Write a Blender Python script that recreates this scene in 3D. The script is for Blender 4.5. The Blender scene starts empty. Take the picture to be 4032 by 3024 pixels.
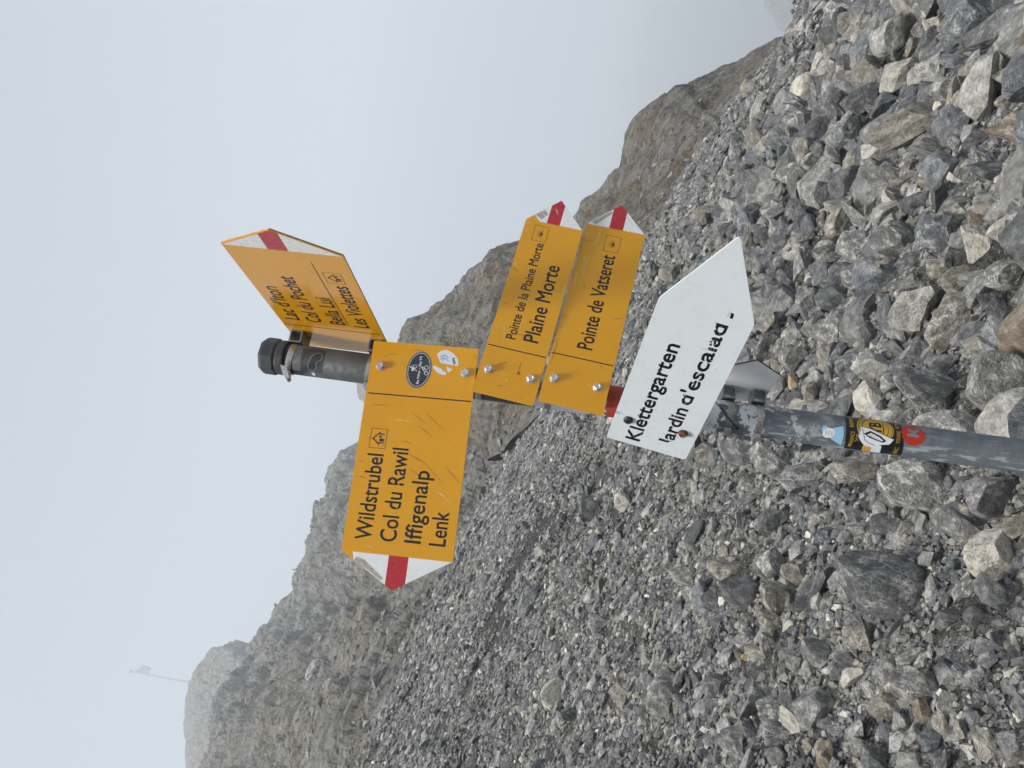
import bpy, bmesh, math, random
import numpy as np
from mathutils import Matrix, Vector

random.seed(7)
RNG = np.random.default_rng(11)
scene = bpy.context.scene
COL = scene.collection

# ------------------------------------------------------------------ camera (held sideways, a little tilted up, a little rolled)
PITCH, ROLL, FPX, CAMZ = math.radians(6.5), math.radians(7.555), 3030.0, 1.5
FW = np.array([0, math.cos(PITCH), math.sin(PITCH)])
R0 = np.array([1.0, 0, 0]); U0 = np.array([0, -math.sin(PITCH), math.cos(PITCH)])
RU = math.cos(ROLL) * R0 + math.sin(ROLL) * U0
UU = -math.sin(ROLL) * R0 + math.cos(ROLL) * U0
cd = bpy.data.cameras.new('camera'); cam = bpy.data.objects.new('camera', cd); COL.objects.link(cam)
cd.sensor_fit = 'HORIZONTAL'; cd.sensor_width = 36.0; cd.lens = FPX / 4032 * 36
cd.clip_start = 0.05; cd.clip_end = 3000
cam.matrix_world = Matrix(((-UU[0], RU[0], -FW[0], 0), (-UU[1], RU[1], -FW[1], 0), (-UU[2], RU[2], -FW[2], CAMZ), (0, 0, 0, 1)))
scene.camera = cam

# ------------------------------------------------------------------ sky, sun, exposure
SUN_EL, SUN_AZ = math.radians(66), math.radians(212)      # azimuth clockwise from +Y
world = bpy.data.worlds.new('World'); scene.world = world; world.use_nodes = True
wn = world.node_tree; wn.nodes.clear()
sky = wn.nodes.new('ShaderNodeTexSky'); sky.sky_type = 'NISHITA'; sky.sun_disc = False
sky.sun_elevation = SUN_EL; sky.sun_rotation = SUN_AZ; sky.altitude = 2600
sky.air_density = 1.0; sky.dust_density = 6.0; sky.ozone_density = 1.0
hs = wn.nodes.new('ShaderNodeHueSaturation'); hs.inputs['Saturation'].default_value = 0.42
bg = wn.nodes.new('ShaderNodeBackground'); bg.inputs['Strength'].default_value = 0.09
wo = wn.nodes.new('ShaderNodeOutputWorld')
wn.links.new(sky.outputs[0], hs.inputs['Color']); wn.links.new(hs.outputs[0], bg.inputs['Color']); wn.links.new(bg.outputs[0], wo.inputs['Surface'])
sd = bpy.data.lights.new('sun', 'SUN'); sd.energy = 5.0; sd.angle = math.radians(11); sd.color = (1.0, 0.955, 0.89)
sun = bpy.data.objects.new('sun', sd); COL.objects.link(sun)
sdir = Vector((math.sin(SUN_AZ) * math.cos(SUN_EL), math.cos(SUN_AZ) * math.cos(SUN_EL), math.sin(SUN_EL)))
sun.rotation_euler = sdir.to_track_quat('Z', 'Y').to_euler(); sun.location = (-4, -6, 30)
vs = scene.view_settings
vs.view_transform = 'Standard'; vs.look = 'None'; vs.gamma = 1.0; vs.use_curve_mapping = False
vs.exposure = 0.85
scene.cycles.volume_bounces = 3
scene.cycles.max_bounces = 8
scene.cycles.use_denoising = True
HAZE_DENSITY = 0.003

# ------------------------------------------------------------------ small helpers
def px(tx, ty):
    """direction of the photograph's pixel (tx, ty) in the world"""
    return FW + RU * ((3024 - ty) - 1512) / FPX + UU * (2016 - tx) / FPX
IMX, IMY = -UU, -RU

def tag(o, label=None, cat=None, group=None, kind=None):
    if label: o['label'] = label
    if cat: o['category'] = cat
    if group: o['group'] = group
    if kind: o['kind'] = kind
    return o
def obj(name, data, parent=None, mats=()):
    o = bpy.data.objects.new(name, data); COL.objects.link(o)
    if parent is not None: o.parent = parent
    for m in mats: data.materials.append(m)
    return o
def mesh(name, v, f, smooth=False):
    me = bpy.data.meshes.new(name)
    me.from_pydata([tuple(map(float, p)) for p in v], [], [tuple(map(int, q)) for q in f]); me.update()
    if smooth: me.shade_smooth()
    return me
def grid_mesh(name, P, smooth=False):
    nr, nc = P.shape[:2]
    i = np.arange(nr * nc).reshape(nr, nc)
    q = np.stack([i[:-1, :-1], i[:-1, 1:], i[1:, 1:], i[1:, :-1]], -1).reshape(-1, 4)
    me = bpy.data.meshes.new(name)
    me.vertices.add(nr * nc); me.vertices.foreach_set('co', P.reshape(-1).astype(np.float32))
    me.loops.add(q.size); me.loops.foreach_set('vertex_index', q.reshape(-1).astype(np.int32))
    me.polygons.add(len(q)); me.polygons.foreach_set('loop_start', (np.arange(len(q)) * 4).astype(np.int32))
    me.update(calc_edges=True); me.validate()
    if smooth: me.shade_smooth()
    return me
def bm_mesh(name, bm, smooth=False):
    me = bpy.data.meshes.new(name); bmesh.ops.recalc_face_normals(bm, faces=bm.faces); bm.to_mesh(me); bm.free()
    if smooth: me.shade_smooth()
    return me
def empty(name, M=None, loc=(0, 0, 0)):
    o = bpy.data.objects.new(name, None); COL.objects.link(o); o.empty_display_size = 0.1
    if M is not None: o.matrix_world = M
    else: o.location = loc
    return o

# noise ------------------------------------------------------------
def _h(ix, iy, iz, s):
    n = (ix.astype(np.int64) * 374761393 + iy.astype(np.int64) * 668265263 + iz.astype(np.int64) * 2147483647 + s * 1274126177) & 0xffffffff
    n = ((n ^ (n >> 13)) * 1274126177) & 0xffffffff
    n = ((n ^ (n >> 16)) * 2246822519) & 0xffffffff
    return ((n ^ (n >> 15)) & 0xffff).astype(np.float64) / 65535.0
def vnoise(p, s=0):
    i = np.floor(p); f = p - i; w = f * f * f * (f * (f * 6 - 15) + 10); i = i.astype(np.int64); r = 0
    for a in (0, 1):
        for b in (0, 1):
            for c in (0, 1):
                wt = (w[..., 0] if a else 1 - w[..., 0]) * (w[..., 1] if b else 1 - w[..., 1]) * (w[..., 2] if c else 1 - w[..., 2])
                r = r + wt * _h(i[..., 0] + a, i[..., 1] + b, i[..., 2] + c, s)
    return r * 2 - 1
def fbm(p, o=4, s=0):
    r = 0; a = 1
    for k in range(o):
        r = r + a * vnoise(p * 2 ** k + 17.3 * k, s + k); a *= .5
    return r
def facet(p, s=0, tilt=.9):
    """broken, blocky relief: every cell is a tilted flat facet at its own height"""
    i = np.floor(p).astype(np.int64); best = np.full(p.shape[:-1], 9.); val = np.zeros(p.shape[:-1])
    for a in (-1, 0, 1):
        for b in (-1, 0, 1):
            for c in (-1, 0, 1):
                j = [i[..., 0] + a, i[..., 1] + b, i[..., 2] + c]
                fp = np.stack([j[k] + _h(*j, s + 31 * k) for k in range(3)], -1)
                dv = p - fp; d = (dv ** 2).sum(-1)
                g = np.stack([_h(*j, s + 101 + 7 * k) - .5 for k in range(3)], -1)
                v = (_h(*j, s + 77) - .5) * .8 + tilt * (dv * g).sum(-1)
                m = d < best; best = np.where(m, d, best); val = np.where(m, v, val)
    return val

# node materials ----------------------------------------------------
class NT:
    def __init__(self, name):
        self.m = bpy.data.materials.new(name); self.m.use_nodes = True; self.t = self.m.node_tree; self.t.nodes.clear()
        self.out = self.n('ShaderNodeOutputMaterial'); self.b = self.n('ShaderNodeBsdfPrincipled'); self.l(self.b.outputs[0], self.out.inputs['Surface'])
    def n(self, t, **k):
        x = self.t.nodes.new(t)
        for a, v in k.items(): setattr(x, a, v)
        return x
    def l(self, a, b): self.t.links.new(a, b)
    def put(self, sock, v):
        if hasattr(v, 'links'): self.l(v, sock)
        elif v is not None: sock.default_value = v
    def mix(self, f, a, b, mode='MIX'):
        x = self.n('ShaderNodeMix', data_type='RGBA', blend_type=mode)
        for s, v in ((x.inputs[0], f), (x.inputs[6], a), (x.inputs[7], b)):
            self.put(s, (*v, 1) if isinstance(v, tuple) and len(v) == 3 else v)
        return x.outputs[2]
    def math(self, op, a, b=None, c=None, clamp=False):
        x = self.n('ShaderNodeMath', operation=op, use_clamp=clamp)
        for s, v in zip(x.inputs, (a, b, c)): self.put(s, v)
        return x.outputs[0]
    def noise(self, vec, scale, detail=4, rough=.55, dist=0.):
        x = self.n('ShaderNodeTexNoise'); x.inputs['Scale'].default_value = scale; x.inputs['Detail'].default_value = detail
        x.inputs['Roughness'].default_value = rough; x.inputs['Distortion'].default_value = dist
        if vec is not None: self.l(vec, x.inputs['Vector'])
        return x
    def voro(self, vec, scale, feature='DISTANCE_TO_EDGE', rnd=1.0):
        x = self.n('ShaderNodeTexVoronoi', feature=feature); x.inputs['Scale'].default_value = scale; x.inputs['Randomness'].default_value = rnd
        self.l(vec, x.inputs['Vector']); return x
    def ramp(self, f, a, b, lo=0., hi=1.):
        x = self.n('ShaderNodeMapRange'); x.interpolation_type = 'SMOOTHSTEP'
        for k, v in (('Value', f), ('From Min', a), ('From Max', b), ('To Min', lo), ('To Max', hi)): self.put(x.inputs[k], v)
        return x.outputs[0]
    def vmath(self, op, a, b=None):
        x = self.n('ShaderNodeVectorMath', operation=op); self.put(x.inputs[0], a)
        if b is not None: self.put(x.inputs[1], b)
        return x.outputs[0]
    def scale(self, v, s):
        x = self.n('ShaderNodeVectorMath', operation='SCALE'); self.put(x.inputs[0], v); self.put(x.inputs['Scale'], s); return x.outputs[0]
    def set(self, **k):
        for a, v in k.items():
            s = self.b.inputs[a.replace('_', ' ')]
            self.put(s, (*v, 1) if isinstance(v, tuple) and len(v) == 3 else v)
    def bump(self, h, strength, dist=.01, prev=None):
        x = self.n('ShaderNodeBump'); x.inputs['Strength'].default_value = strength; x.inputs['Distance'].default_value = dist
        self.l(h, x.inputs['Height'])
        if prev is not None: self.l(prev, x.inputs['Normal'])
        return x.outputs[0]

def stone_mat(name, mode):
    """limestone: tint times mottling, white calcite veins, dust; the tint comes from the stone itself"""
    T = NT(name); tc = T.n('ShaderNodeTexCoord'); oi = T.n('ShaderNodeObjectInfo')
    off = T.math('MULTIPLY', oi.outputs['Random'], 60.0)
    vec = T.vmath('ADD', tc.outputs['Object'], off)
    if mode == 'object': tint, alpha = oi.outputs['Color'], oi.outputs['Alpha']
    elif mode == 'inst':
        a = T.n('ShaderNodeAttribute', attribute_type='INSTANCER', attribute_name='tint'); tint, alpha = a.outputs['Color'], a.outputs['Alpha']
    else:
        a = T.n('ShaderNodeAttribute', attribute_type='GEOMETRY', attribute_name='tone'); tint, alpha = a.outputs['Color'], a.outputs['Alpha']
    n1 = T.noise(vec, 2.3, 5, .62, .4); n2 = T.noise(vec, 11, 4, .6); n3 = T.noise(vec, 1.1, 2, .5)
    f = T.math('ADD', T.ramp(n1.outputs[0], .25, .75, .5, 1.45), T.math('MULTIPLY', T.math('SUBTRACT', n2.outputs[0], .5), 1.1))
    col = T.mix(1.0, tint, T.vmath('MULTIPLY', (1, 1, 1), f), 'MULTIPLY')
    wv = T.vmath('ADD', vec, T.scale(n1.outputs['Color'], .55))
    v1 = T.voro(wv, 1.15); v2 = T.voro(wv, 2.9)
    m1 = T.ramp(v1.outputs['Distance'], .005, .04, 1, 0); m2 = T.ramp(v2.outputs['Distance'], .0, .035, .8, 0)
    patch = T.ramp(n3.outputs[0], .47, .62)
    vein = T.math('MULTIPLY', T.math('MULTIPLY', T.math('MAXIMUM', m1, m2), patch), alpha, clamp=True)
    crust = T.math('MULTIPLY', T.math('MULTIPLY', T.ramp(n1.outputs[0], .535, .60), T.ramp(n2.outputs[0], .40, .54)), alpha, clamp=True)
    col = T.mix(vein, col, (.68, .665, .62)); col = T.mix(crust, col, (.60, .575, .51))
    T.set(Base_Color=col, Roughness=.88); T.b.inputs['Specular IOR Level'].default_value = .25
    b = T.bump(n2.outputs[0], .5, .10); b = T.bump(T.noise(vec, 34, 3, .6).outputs[0], .3, .03, b); T.l(b, T.b.inputs['Normal'])
    return T.m
M_STONE = stone_mat('limestone', 'object'); M_SCREE = stone_mat('limestone_scree', 'inst'); M_GRAVEL = stone_mat('limestone_gravel', 'geo')

def rock_face_mat(name, grey, tan, sc, strat=(1, 1, 1)):
    T = NT(name); tc = T.n('ShaderNodeTexCoord'); mp = T.n('ShaderNodeMapping'); T.l(tc.outputs['Object'], mp.inputs['Vector'])
    mp.inputs['Rotation'].default_value = strat; mp.inputs['Scale'].default_value = (1, 1, 1.25)
    v = mp.outputs[0]
    big = T.noise(v, .35 / sc, 5, .6, .3); mid = T.noise(v, 2.2 / sc, 6, .65, .5); fine = T.noise(tc.outputs['Object'], 9 / sc, 8, .72)
    cr = T.voro(T.vmath('ADD', v, T.scale(mid.outputs['Color'], .5 * sc)), 1.3 / sc)
    col = T.mix(T.ramp(big.outputs[0], .42, .62), grey, tan)
    f = T.math('ADD', T.ramp(mid.outputs[0], .28, .72, .6, 1.35), T.math('MULTIPLY', T.math('SUBTRACT', fine.outputs[0], .5), 2.2))
    col = T.mix(1.0, col, T.vmath('MULTIPLY', (1, 1, 1), f), 'MULTIPLY')
    col = T.mix(T.math('MULTIPLY', T.ramp(fine.outputs[0], .58, .68), .6), col, (.40, .385, .35))
    T.set(Base_Color=col, Roughness=.92); T.b.inputs['Specular IOR Level'].default_value = .2
    b = T.bump(mid.outputs[0], .8, .25 * sc); b = T.bump(fine.outputs[0], 1.0, .16 * sc, b)
    b = T.bump(T.ramp(cr.outputs['Distance'], 0, .06), .9, .16 * sc, b)
    wv = T.n('ShaderNodeTexWave', wave_type='BANDS', bands_direction='Z', wave_profile='SAW'); T.l(v, wv.inputs['Vector']); wv.inputs['Scale'].default_value = .45 / sc; wv.inputs['Distortion'].default_value = 9; wv.inputs['Detail'].default_value = 4; wv.inputs['Detail Scale'].default_value = 1.2
    b = T.bump(wv.outputs['Fac'], .55, .22 * sc, b); T.l(b, T.b.inputs['Normal'])
    return T.m

def plain(name, col, rough=.5, metal=0., spec=.5, mottle=0., scale=40., bump=0.):
    T = NT(name); T.set(Roughness=rough, Metallic=metal); T.b.inputs['Specular IOR Level'].default_value = spec
    if mottle:
        tc = T.n('ShaderNodeTexCoord'); n = T.noise(tc.outputs['Object'], scale, 5, .6)
        f = T.ramp(n.outputs[0], .25, .75, 1 - mottle, 1 + mottle)
        T.set(Base_Color=T.mix(1.0, col, T.vmath('MULTIPLY', (1, 1, 1), f), 'MULTIPLY'))
        T.set(Roughness=T.ramp(n.outputs[0], .3, .7, rough * .75, min(1, rough * 1.3)))
        if bump: T.l(T.bump(n.outputs[0], bump, .002), T.b.inputs['Normal'])
    else: T.set(Base_Color=col)
    return T.m

# ------------------------------------------------------------------ the lie of the land
SLX, SLY = -.42, .16                       # the scree falls to +X and rises with +Y
EDGE = [(3300, -380), (3172, 0), (3080, 182), (2917, 419), (2734, 638), (2625, 857), (2534, 966), (2023, 1750), (1930, 1930), (1795, 2206), (1732, 2333), (1640, 2552), (1531, 2789), (1476, 3024), (1380, 3400)]
def plane_hit(tx, ty):
    d = px(tx, ty); t = -CAMZ / (d[2] - SLX * d[0] - SLY * d[1]); return d * t
_e = np.array([plane_hit(*q) for q in EDGE]); _th = np.arctan2(_e[:, 0], _e[:, 1]); _r = np.hypot(_e[:, 0], _e[:, 1])
_k = np.argsort(_th); E_TH = np.concatenate([[-3.2, -1.2], _th[_k], [1.2, 3.2]]); E_R = np.concatenate([[40, 30], np.clip(_r[_k], 8, 19), [30, 40]])
def ground_z(x, y):
    x = np.asarray(x, float); y = np.asarray(y, float); r = np.hypot(x, y); th = np.arctan2(x, y); rb = np.interp(th, E_TH, E_R) + 2.2 * np.exp(-((th - .0) / .13) ** 2)
    rr = np.minimum(r, rb); z = SLX * rr * np.sin(th) + SLY * rr * np.cos(th)
    p = np.stack([x, y, np.zeros_like(x)], -1)
    z = z + .10 * vnoise(p / 2.1, 5) + .04 * vnoise(p / .7, 6)
    over = np.maximum(r - rb, 0); return z - np.where(over < 250, .40 * over, 100 + .15 * (over - 250))
NRM = np.array([-SLX, -SLY, 1.0]); NRM /= np.linalg.norm(NRM)
def hit(tx, ty):
    d = px(tx, ty); t = plane_hit(tx, ty)[1] / d[1]
    for _ in range(12):
        P = d * t; e = (P[2] + CAMZ) - float(ground_z(P[0], P[1])); t = t * (1 + .8 * e / max(.3, CAMZ + abs(P[2]) + .2)) if False else t + e / max(.12, -(d[2] - SLX * d[0] - SLY * d[1]))
        t = min(max(t, .8), 30)
    P = d * t; return np.array([P[0], P[1], P[2] + CAMZ]), t

def build_ground():
    th = np.concatenate([np.linspace(-math.pi, -.8, 40)[:-1], np.linspace(-.8, .8, 330), np.linspace(.8, math.pi, 40)[1:]])
    r = np.concatenate([[0.0], np.geomspace(.35, 24, 230), np.geomspace(26, 640, 46)])
    TH, RR = np.meshgrid(th, r); X = RR * np.sin(TH); Y = RR * np.cos(TH); Z = ground_z(X, Y)
    fine = (RR < 24) * .018 * fbm(np.stack([X, Y, Z], -1) / .16, 3, 9)
    P = np.stack([X, Y, Z + fine], -1)
    T = NT('gravelly_soil'); tc = T.n('ShaderNodeTexCoord'); v = tc.outputs['Object']
    big = T.noise(v, 1.3, 4, .6); g = T.voro(v, 46, 'F1'); g2 = T.voro(v, 120, 'F1'); fn = T.noise(v, 60, 3, .6)
    col = T.mix(T.ramp(big.outputs[0], .4, .65), (.06, .06, .058), (.10, .098, .09))
    f = T.math('ADD', T.math('MULTIPLY', g.outputs['Color'], .9), .45)
    col = T.mix(1.0, col, T.vmath('MULTIPLY', (1, 1, 1), f), 'MULTIPLY')
    sp = T.ramp(g2.outputs['Color'], .80, .9); col = T.mix(T.math('MULTIPLY', sp, .7), col, (.36, .35, .32))
    T.set(Base_Color=col, Roughness=.95); T.b.inputs['Specular IOR Level'].default_value = .15
    b = T.bump(g.outputs['Distance'], .9, .02); b = T.bump(g2.outputs['Distance'], .9, .008, b); T.l(b, T.b.inputs['Normal'])
    o = obj('ground', grid_mesh('ground', P), None, [T.m]); tag(o, 'grey gravelly mountain slope falling past the signpost', None, None, 'structure')
build_ground()

# ------------------------------------------------------------------ rock masses behind the scree
def prof(pts):
    a = np.array([(lambda d: (d[0] / d[1], d[2] / d[1]))(px(*p[:2])) for p in pts]); dist = np.array([p[2] if len(p) > 2 else 0 for p in pts], float)
    k = np.argsort(a[:, 0]); return a[k, 0], a[k, 1], dist[k]
def rock_mass(name, label, sky_pts, base_pts, mat, nq, nt, scales, amp, strat, seed, qr=None, p=1.25, back=.35, fac=(.8, 1, 1, 1, 1), smo=(.5, .5, .5, .5, .5)):
    sq, se, sdist = prof(sky_pts); bq, be, bdist = prof(base_pts)
    q = np.linspace(*(qr or (sq[0], sq[-1])), nq); t = np.concatenate([np.linspace(-.12, 1, nt), np.linspace(1, 1 + back, nt // 6)[1:]])
    e1 = np.interp(q, sq, se); d1 = np.interp(q, sq, sdist); e0 = np.interp(q, bq, be); d0 = np.interp(q, bq, bdist)
    Tt = t[:, None]; tc = np.minimum(Tt, 1.0); ov = np.maximum(Tt - 1, 0)
    D = d0 + (d1 - d0) * np.sign(tc) * np.abs(tc) ** p; ee = e0 + (e1 - e0) * tc
    D = D + ov * d1 * .8; Zr = ee * D - ov * d1 * .55 - ov * d1 * .6 * (ov / back)
    P = np.stack([q[None, :] * D, D, Zr + CAMZ], -1)
    du = np.gradient(P, axis=1); dv = np.gradient(P, axis=0); N = np.cross(du, dv); N /= np.linalg.norm(N, axis=-1, keepdims=True) + 1e-9
    if N[nt // 2, nq // 2, 1] > 0: N = -N
    kk = int(nt * .93); N[kk:] = N[kk]
    rot = np.array(Matrix.Rotation(strat[0], 3, 'Y') @ Matrix.Rotation(strat[1], 3, 'X')); S = P @ rot.T * np.array([1, 1, strat[2]])
    disp = 0
    wob = np.stack([vnoise(S / 1.7, seed + 40 + k) for k in range(3)], -1) * .35
    for i, L in enumerate(scales):
        disp = disp + L * (amp * fac[i] * facet((S + wob * L) / L, seed + 3 * i) + amp * smo[i] * fbm(S / L, 3, seed + 50 + i))
    fade = np.clip((Tt + .12) / .25, .55, 1) * np.clip(D / 45, .38, 1.6) * np.where(Tt > .93, np.clip(1 - (Tt - .93) * 8, .35, 1), 1)
    P = P + N * (disp * fade)[..., None]
    o = obj(name, grid_mesh(name, P), None, [mat]); tag(o, label, None, None, 'structure'); return o

M_ROCK_A = rock_face_mat('brown_grey_rock', (.225, .214, .192), (.23, .188, .135), 1.0, (0, .5, 0))
M_ROCK_S = rock_face_mat('brown_slab_rock', (.185, .172, .15), (.195, .152, .105), .8, (0, .5, 0))
M_ROCK_C = rock_face_mat('grey_rubbly_rock', (.295, .286, .265), (.295, .268, .215), 1.8, (0, .7, 0))
M_ROCK_D = rock_face_mat('pale_rock', (.26, .255, .24), (.28, .25, .20), 3.0, (0, .6, 0))

def edge_base(extra=()):
    out = []
    for (a, b) in EDGE:
        P = plane_hit(a, b); out.append((a, b, min(max(P[1], 7.5), 18)))
    return out + list(extra)
BASE = edge_base()
SPUR = rock_mass('rock_spur', 'brown grey rock spur along the top edge of the scree behind the signs',
    [(3300, -380, 17), (3180, 0, 16), (3075, 131, 16), (3010, 169, 17), (2962, 199, 17), (2908, 247, 18), (2853, 289, 19), (2787, 344, 20), (2715, 398, 21), (2679, 425, 21), (2636, 430, 21), (2606, 458, 22), (2546, 482, 22), (2510, 512, 22), (2474, 567, 23), (2438, 621, 24), (2389, 681, 25), (2341, 747, 26), (2275, 796, 27), (2245, 826, 28), (2023, 975, 33), (1914, 1048, 35), (1823, 1112, 37), (1732, 1185, 39), (1640, 1276, 42), (1604, 1340, 44), (1580, 1420, 44), (1640, 1500, 42), (1750, 1580, 38), (1860, 1640, 34), (1960, 1700, 28), (2040, 1790, 24)],
    BASE, M_ROCK_A, 460, 240, (9, 3.6, 1.4, .5, .18), .18, (.45, .25, 1.5), 3, p=1.5, fac=(.2, .45, .9, 1, 1), smo=(1.0, .7, .4, .4, .5))
SLAB = rock_mass('rock_slab', 'smooth grey bedrock slab along the scree edge in front of the spur',
    [(3080, 150, 12.4), (3000, 260, 12.6), (2950, 370, 13), (2902, 416, 14), (2823, 494, 14.5), (2733, 555, 15), (2642, 609, 15.5), (2558, 669, 16), (2486, 723, 16.5), (2413, 760, 17), (2353, 802, 17.5), (2299, 844, 18), (2260, 960, 18.5), (2230, 1080, 19), (2190, 1200, 19.5), (2160, 1350, 20), (2140, 1500, 20)],
    [(a + 40, b + 20, c - .3) for a, b, c in BASE], M_ROCK_S, 300, 90, (4.0, 1.6, .6, .22), .13, (.45, .25, 2.0), 61, p=1.2, fac=(.2, .4, .7, .8), smo=(.8, .5, .3, .3))
SLOPE = rock_mass('rock_slope', 'grey rubbly mountain slope rising into the fog behind the left arrow sign',
    [(2060, 1400, 95), (1700, 1560, 97), (1500, 1650, 122), (1410, 1749, 125), (1336, 1781, 125), (1315, 1835, 125), (1285, 1900, 125), (1283, 1933, 123), (1250, 1977, 120), (1236, 2015, 116), (1233, 2080, 113), (1217, 2145, 110), (1218, 2215, 110), (1206, 2275, 110), (1179, 2340, 110), (1144, 2373, 108), (1105, 2415, 106), (1043, 2487, 104), (991, 2543, 104), (965, 2584, 104), (950, 2603, 104), (920, 2678, 100), (882, 2738, 97), (856, 2799, 95), (834, 2851, 95), (811, 2957, 95), (788, 3024, 95), (700, 3400, 95)],
    [(a + 20, b + 10, c + 4) for a, b, c in BASE], M_ROCK_C, 480, 300, (14, 6, 2.6, 1.1, .4), .14, (.6, .3, 1.3), 11, p=1.35, fac=(.5, .9, 1, 1, 1), smo=(.8, .5, .5, .5, .6))
rock_mass('rock_peak', 'pale rounded rock peak fading into fog below the flag',
    [(1250, 2350, 159), (1125, 2408, 159), (1060, 2480, 159), (1003, 2540, 159), (946, 2563, 159), (920, 2560, 159), (905, 2539, 159), (886, 2532, 159), (867, 2537, 159), (837, 2550, 159), (803, 2603, 159), (777, 2629, 159), (764, 2656, 159), (751, 2701, 159), (738, 2750, 159), (735, 2806, 159), (732, 2851, 159), (738, 2902, 159), (745, 2906, 159), (747, 2964, 159), (751, 3024, 159), (760, 3400, 159)],
    [(1500, 2300, 95), (1500, 3400, 95)], M_ROCK_C, 200, 120, (34, 12, 4.5, 1.8), .055, (.6, .3, 1.3), 23, p=1.6, fac=(.3, .8, 1, 1), smo=(.6, .5, .5, .5))
rock_mass('rock_pinnacle', 'small pale rock knob in fog showing beside the post',
    [(1600, 1380, 159), (1430, 1470, 159), (1408, 1500, 159), (1405, 1535, 159), (1411, 1572, 159), (1440, 1592, 159), (1600, 1640, 159)],
    [(1900, 1300, 125), (1900, 1760, 125)], M_ROCK_C, 90, 60, (16, 5, 2), .07, (.6, .3, 1.8), 29, p=1.3)
rock_mass('far_ridge', 'dim cliff edge almost lost in fog beyond the downhill end',
    [(3330, -500, 356), (2985, -420, 356), (3000, -120, 356), (3007, 0, 356), (3012, 28, 356), (3030, 45, 356), (3050, 74, 356), (3060, 113, 356), (3110, 140, 356), (3330, 190, 356)],
    [(3500, -500, 315), (3500, 260, 315)], M_ROCK_D, 120, 60, (10, 4), .05, (.6, .3, 1.8), 37, p=1.3)

def outcrop():
    bm = bmesh.new(); bmesh.ops.create_icosphere(bm, subdivisions=6, radius=1.0); V = np.array([v.co[:] for v in bm.verts])
    P, t = hit(1990, 1690); d = px(1972, 1648); c = d / d[1] * (P[1] + 1.2); c[2] += CAMZ; k = c[1] / FPX
    a = math.radians(-52); ax = IMX * math.cos(a) + IMY * math.sin(a); ay = -IMX * math.sin(a) + IMY * math.cos(a); az = np.cross(ax, ay)
    W = V @ np.stack([ax * 260 * k, ay * 150 * k, az * 190 * k]); n = W / (np.linalg.norm(W, axis=1, keepdims=True) + 1e-6)
    W += n * (.28 * fbm(W / 1.1, 4, 81) + .10 * facet(W / .45, 82) + .05 * facet(W / .16, 83))[:, None]; W += c
    for v, co in zip(bm.verts, W): v.co = co
    me = bpy.data.meshes.new('rock_outcrop'); bm.to_mesh(me); bm.free(); o = obj('rock_outcrop', me, None, [M_ROCK_A]); tag(o, 'dark rounded bedrock outcrop at the scree edge just behind the signs', None, None, 'structure')
outcrop()

# ------------------------------------------------------------------ stones of the scree
def rock_shape(name, sub, seed, planes=13, rough=.05, lo=.34, hi=.74):
    rg = np.random.default_rng(seed); bm = bmesh.new(); bmesh.ops.create_icosphere(bm, subdivisions=sub, radius=1.0)
    V = np.array([v.co[:] for v in bm.verts])
    n = rg.normal(size=(planes, 3)); n /= np.linalg.norm(n, axis=1, keepdims=True); d = rg.uniform(lo, hi, planes)
    for k in range(2):
        for a, b in zip(n, d):
            s = V @ a; m = s > b; V[m] -= np.outer(s[m] - b, a) * .97
    V += V / (np.linalg.norm(V, axis=1, keepdims=True) + 1e-6) * (rough * .8 * fbm(V * 2.0 + seed, 3, seed) + rough * .45 * facet(V * 4.5 + seed, seed) * (sub > 2))[:, None]
    V -= (V.max(0) + V.min(0)) / 2; V /= (V.max(0) - V.min(0)) / 2
    for v, c in zip(bm.verts, V): v.co = c
    me = bpy.data.meshes.new(name); bm.to_mesh(me); bm.free(); return me
BIG = [rock_shape('rock', 4, 100 + i, 9 + i % 6, .07) for i in range(14)]
BIG += [rock_shape('rock', 4, 140 + i, 7 + i, .06, .55, .9) for i in range(4)]
for me in BIG: me.materials.append(M_STONE)
TONES = {'g': (.215, .213, .205, .75), 'd': (.135, .138, .138, .4), 'p': (.34, .33, .30, .9), 'w': (.215, .214, .207, 1.0), 't': (.265, .245, .205, .8), 'b': (.20, .165, .125, .4), 'o': (.44, .335, .21, .15), 'c': (.48, .455, .385, .8), 'u': (.172, .180, .188, .65)}

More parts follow.
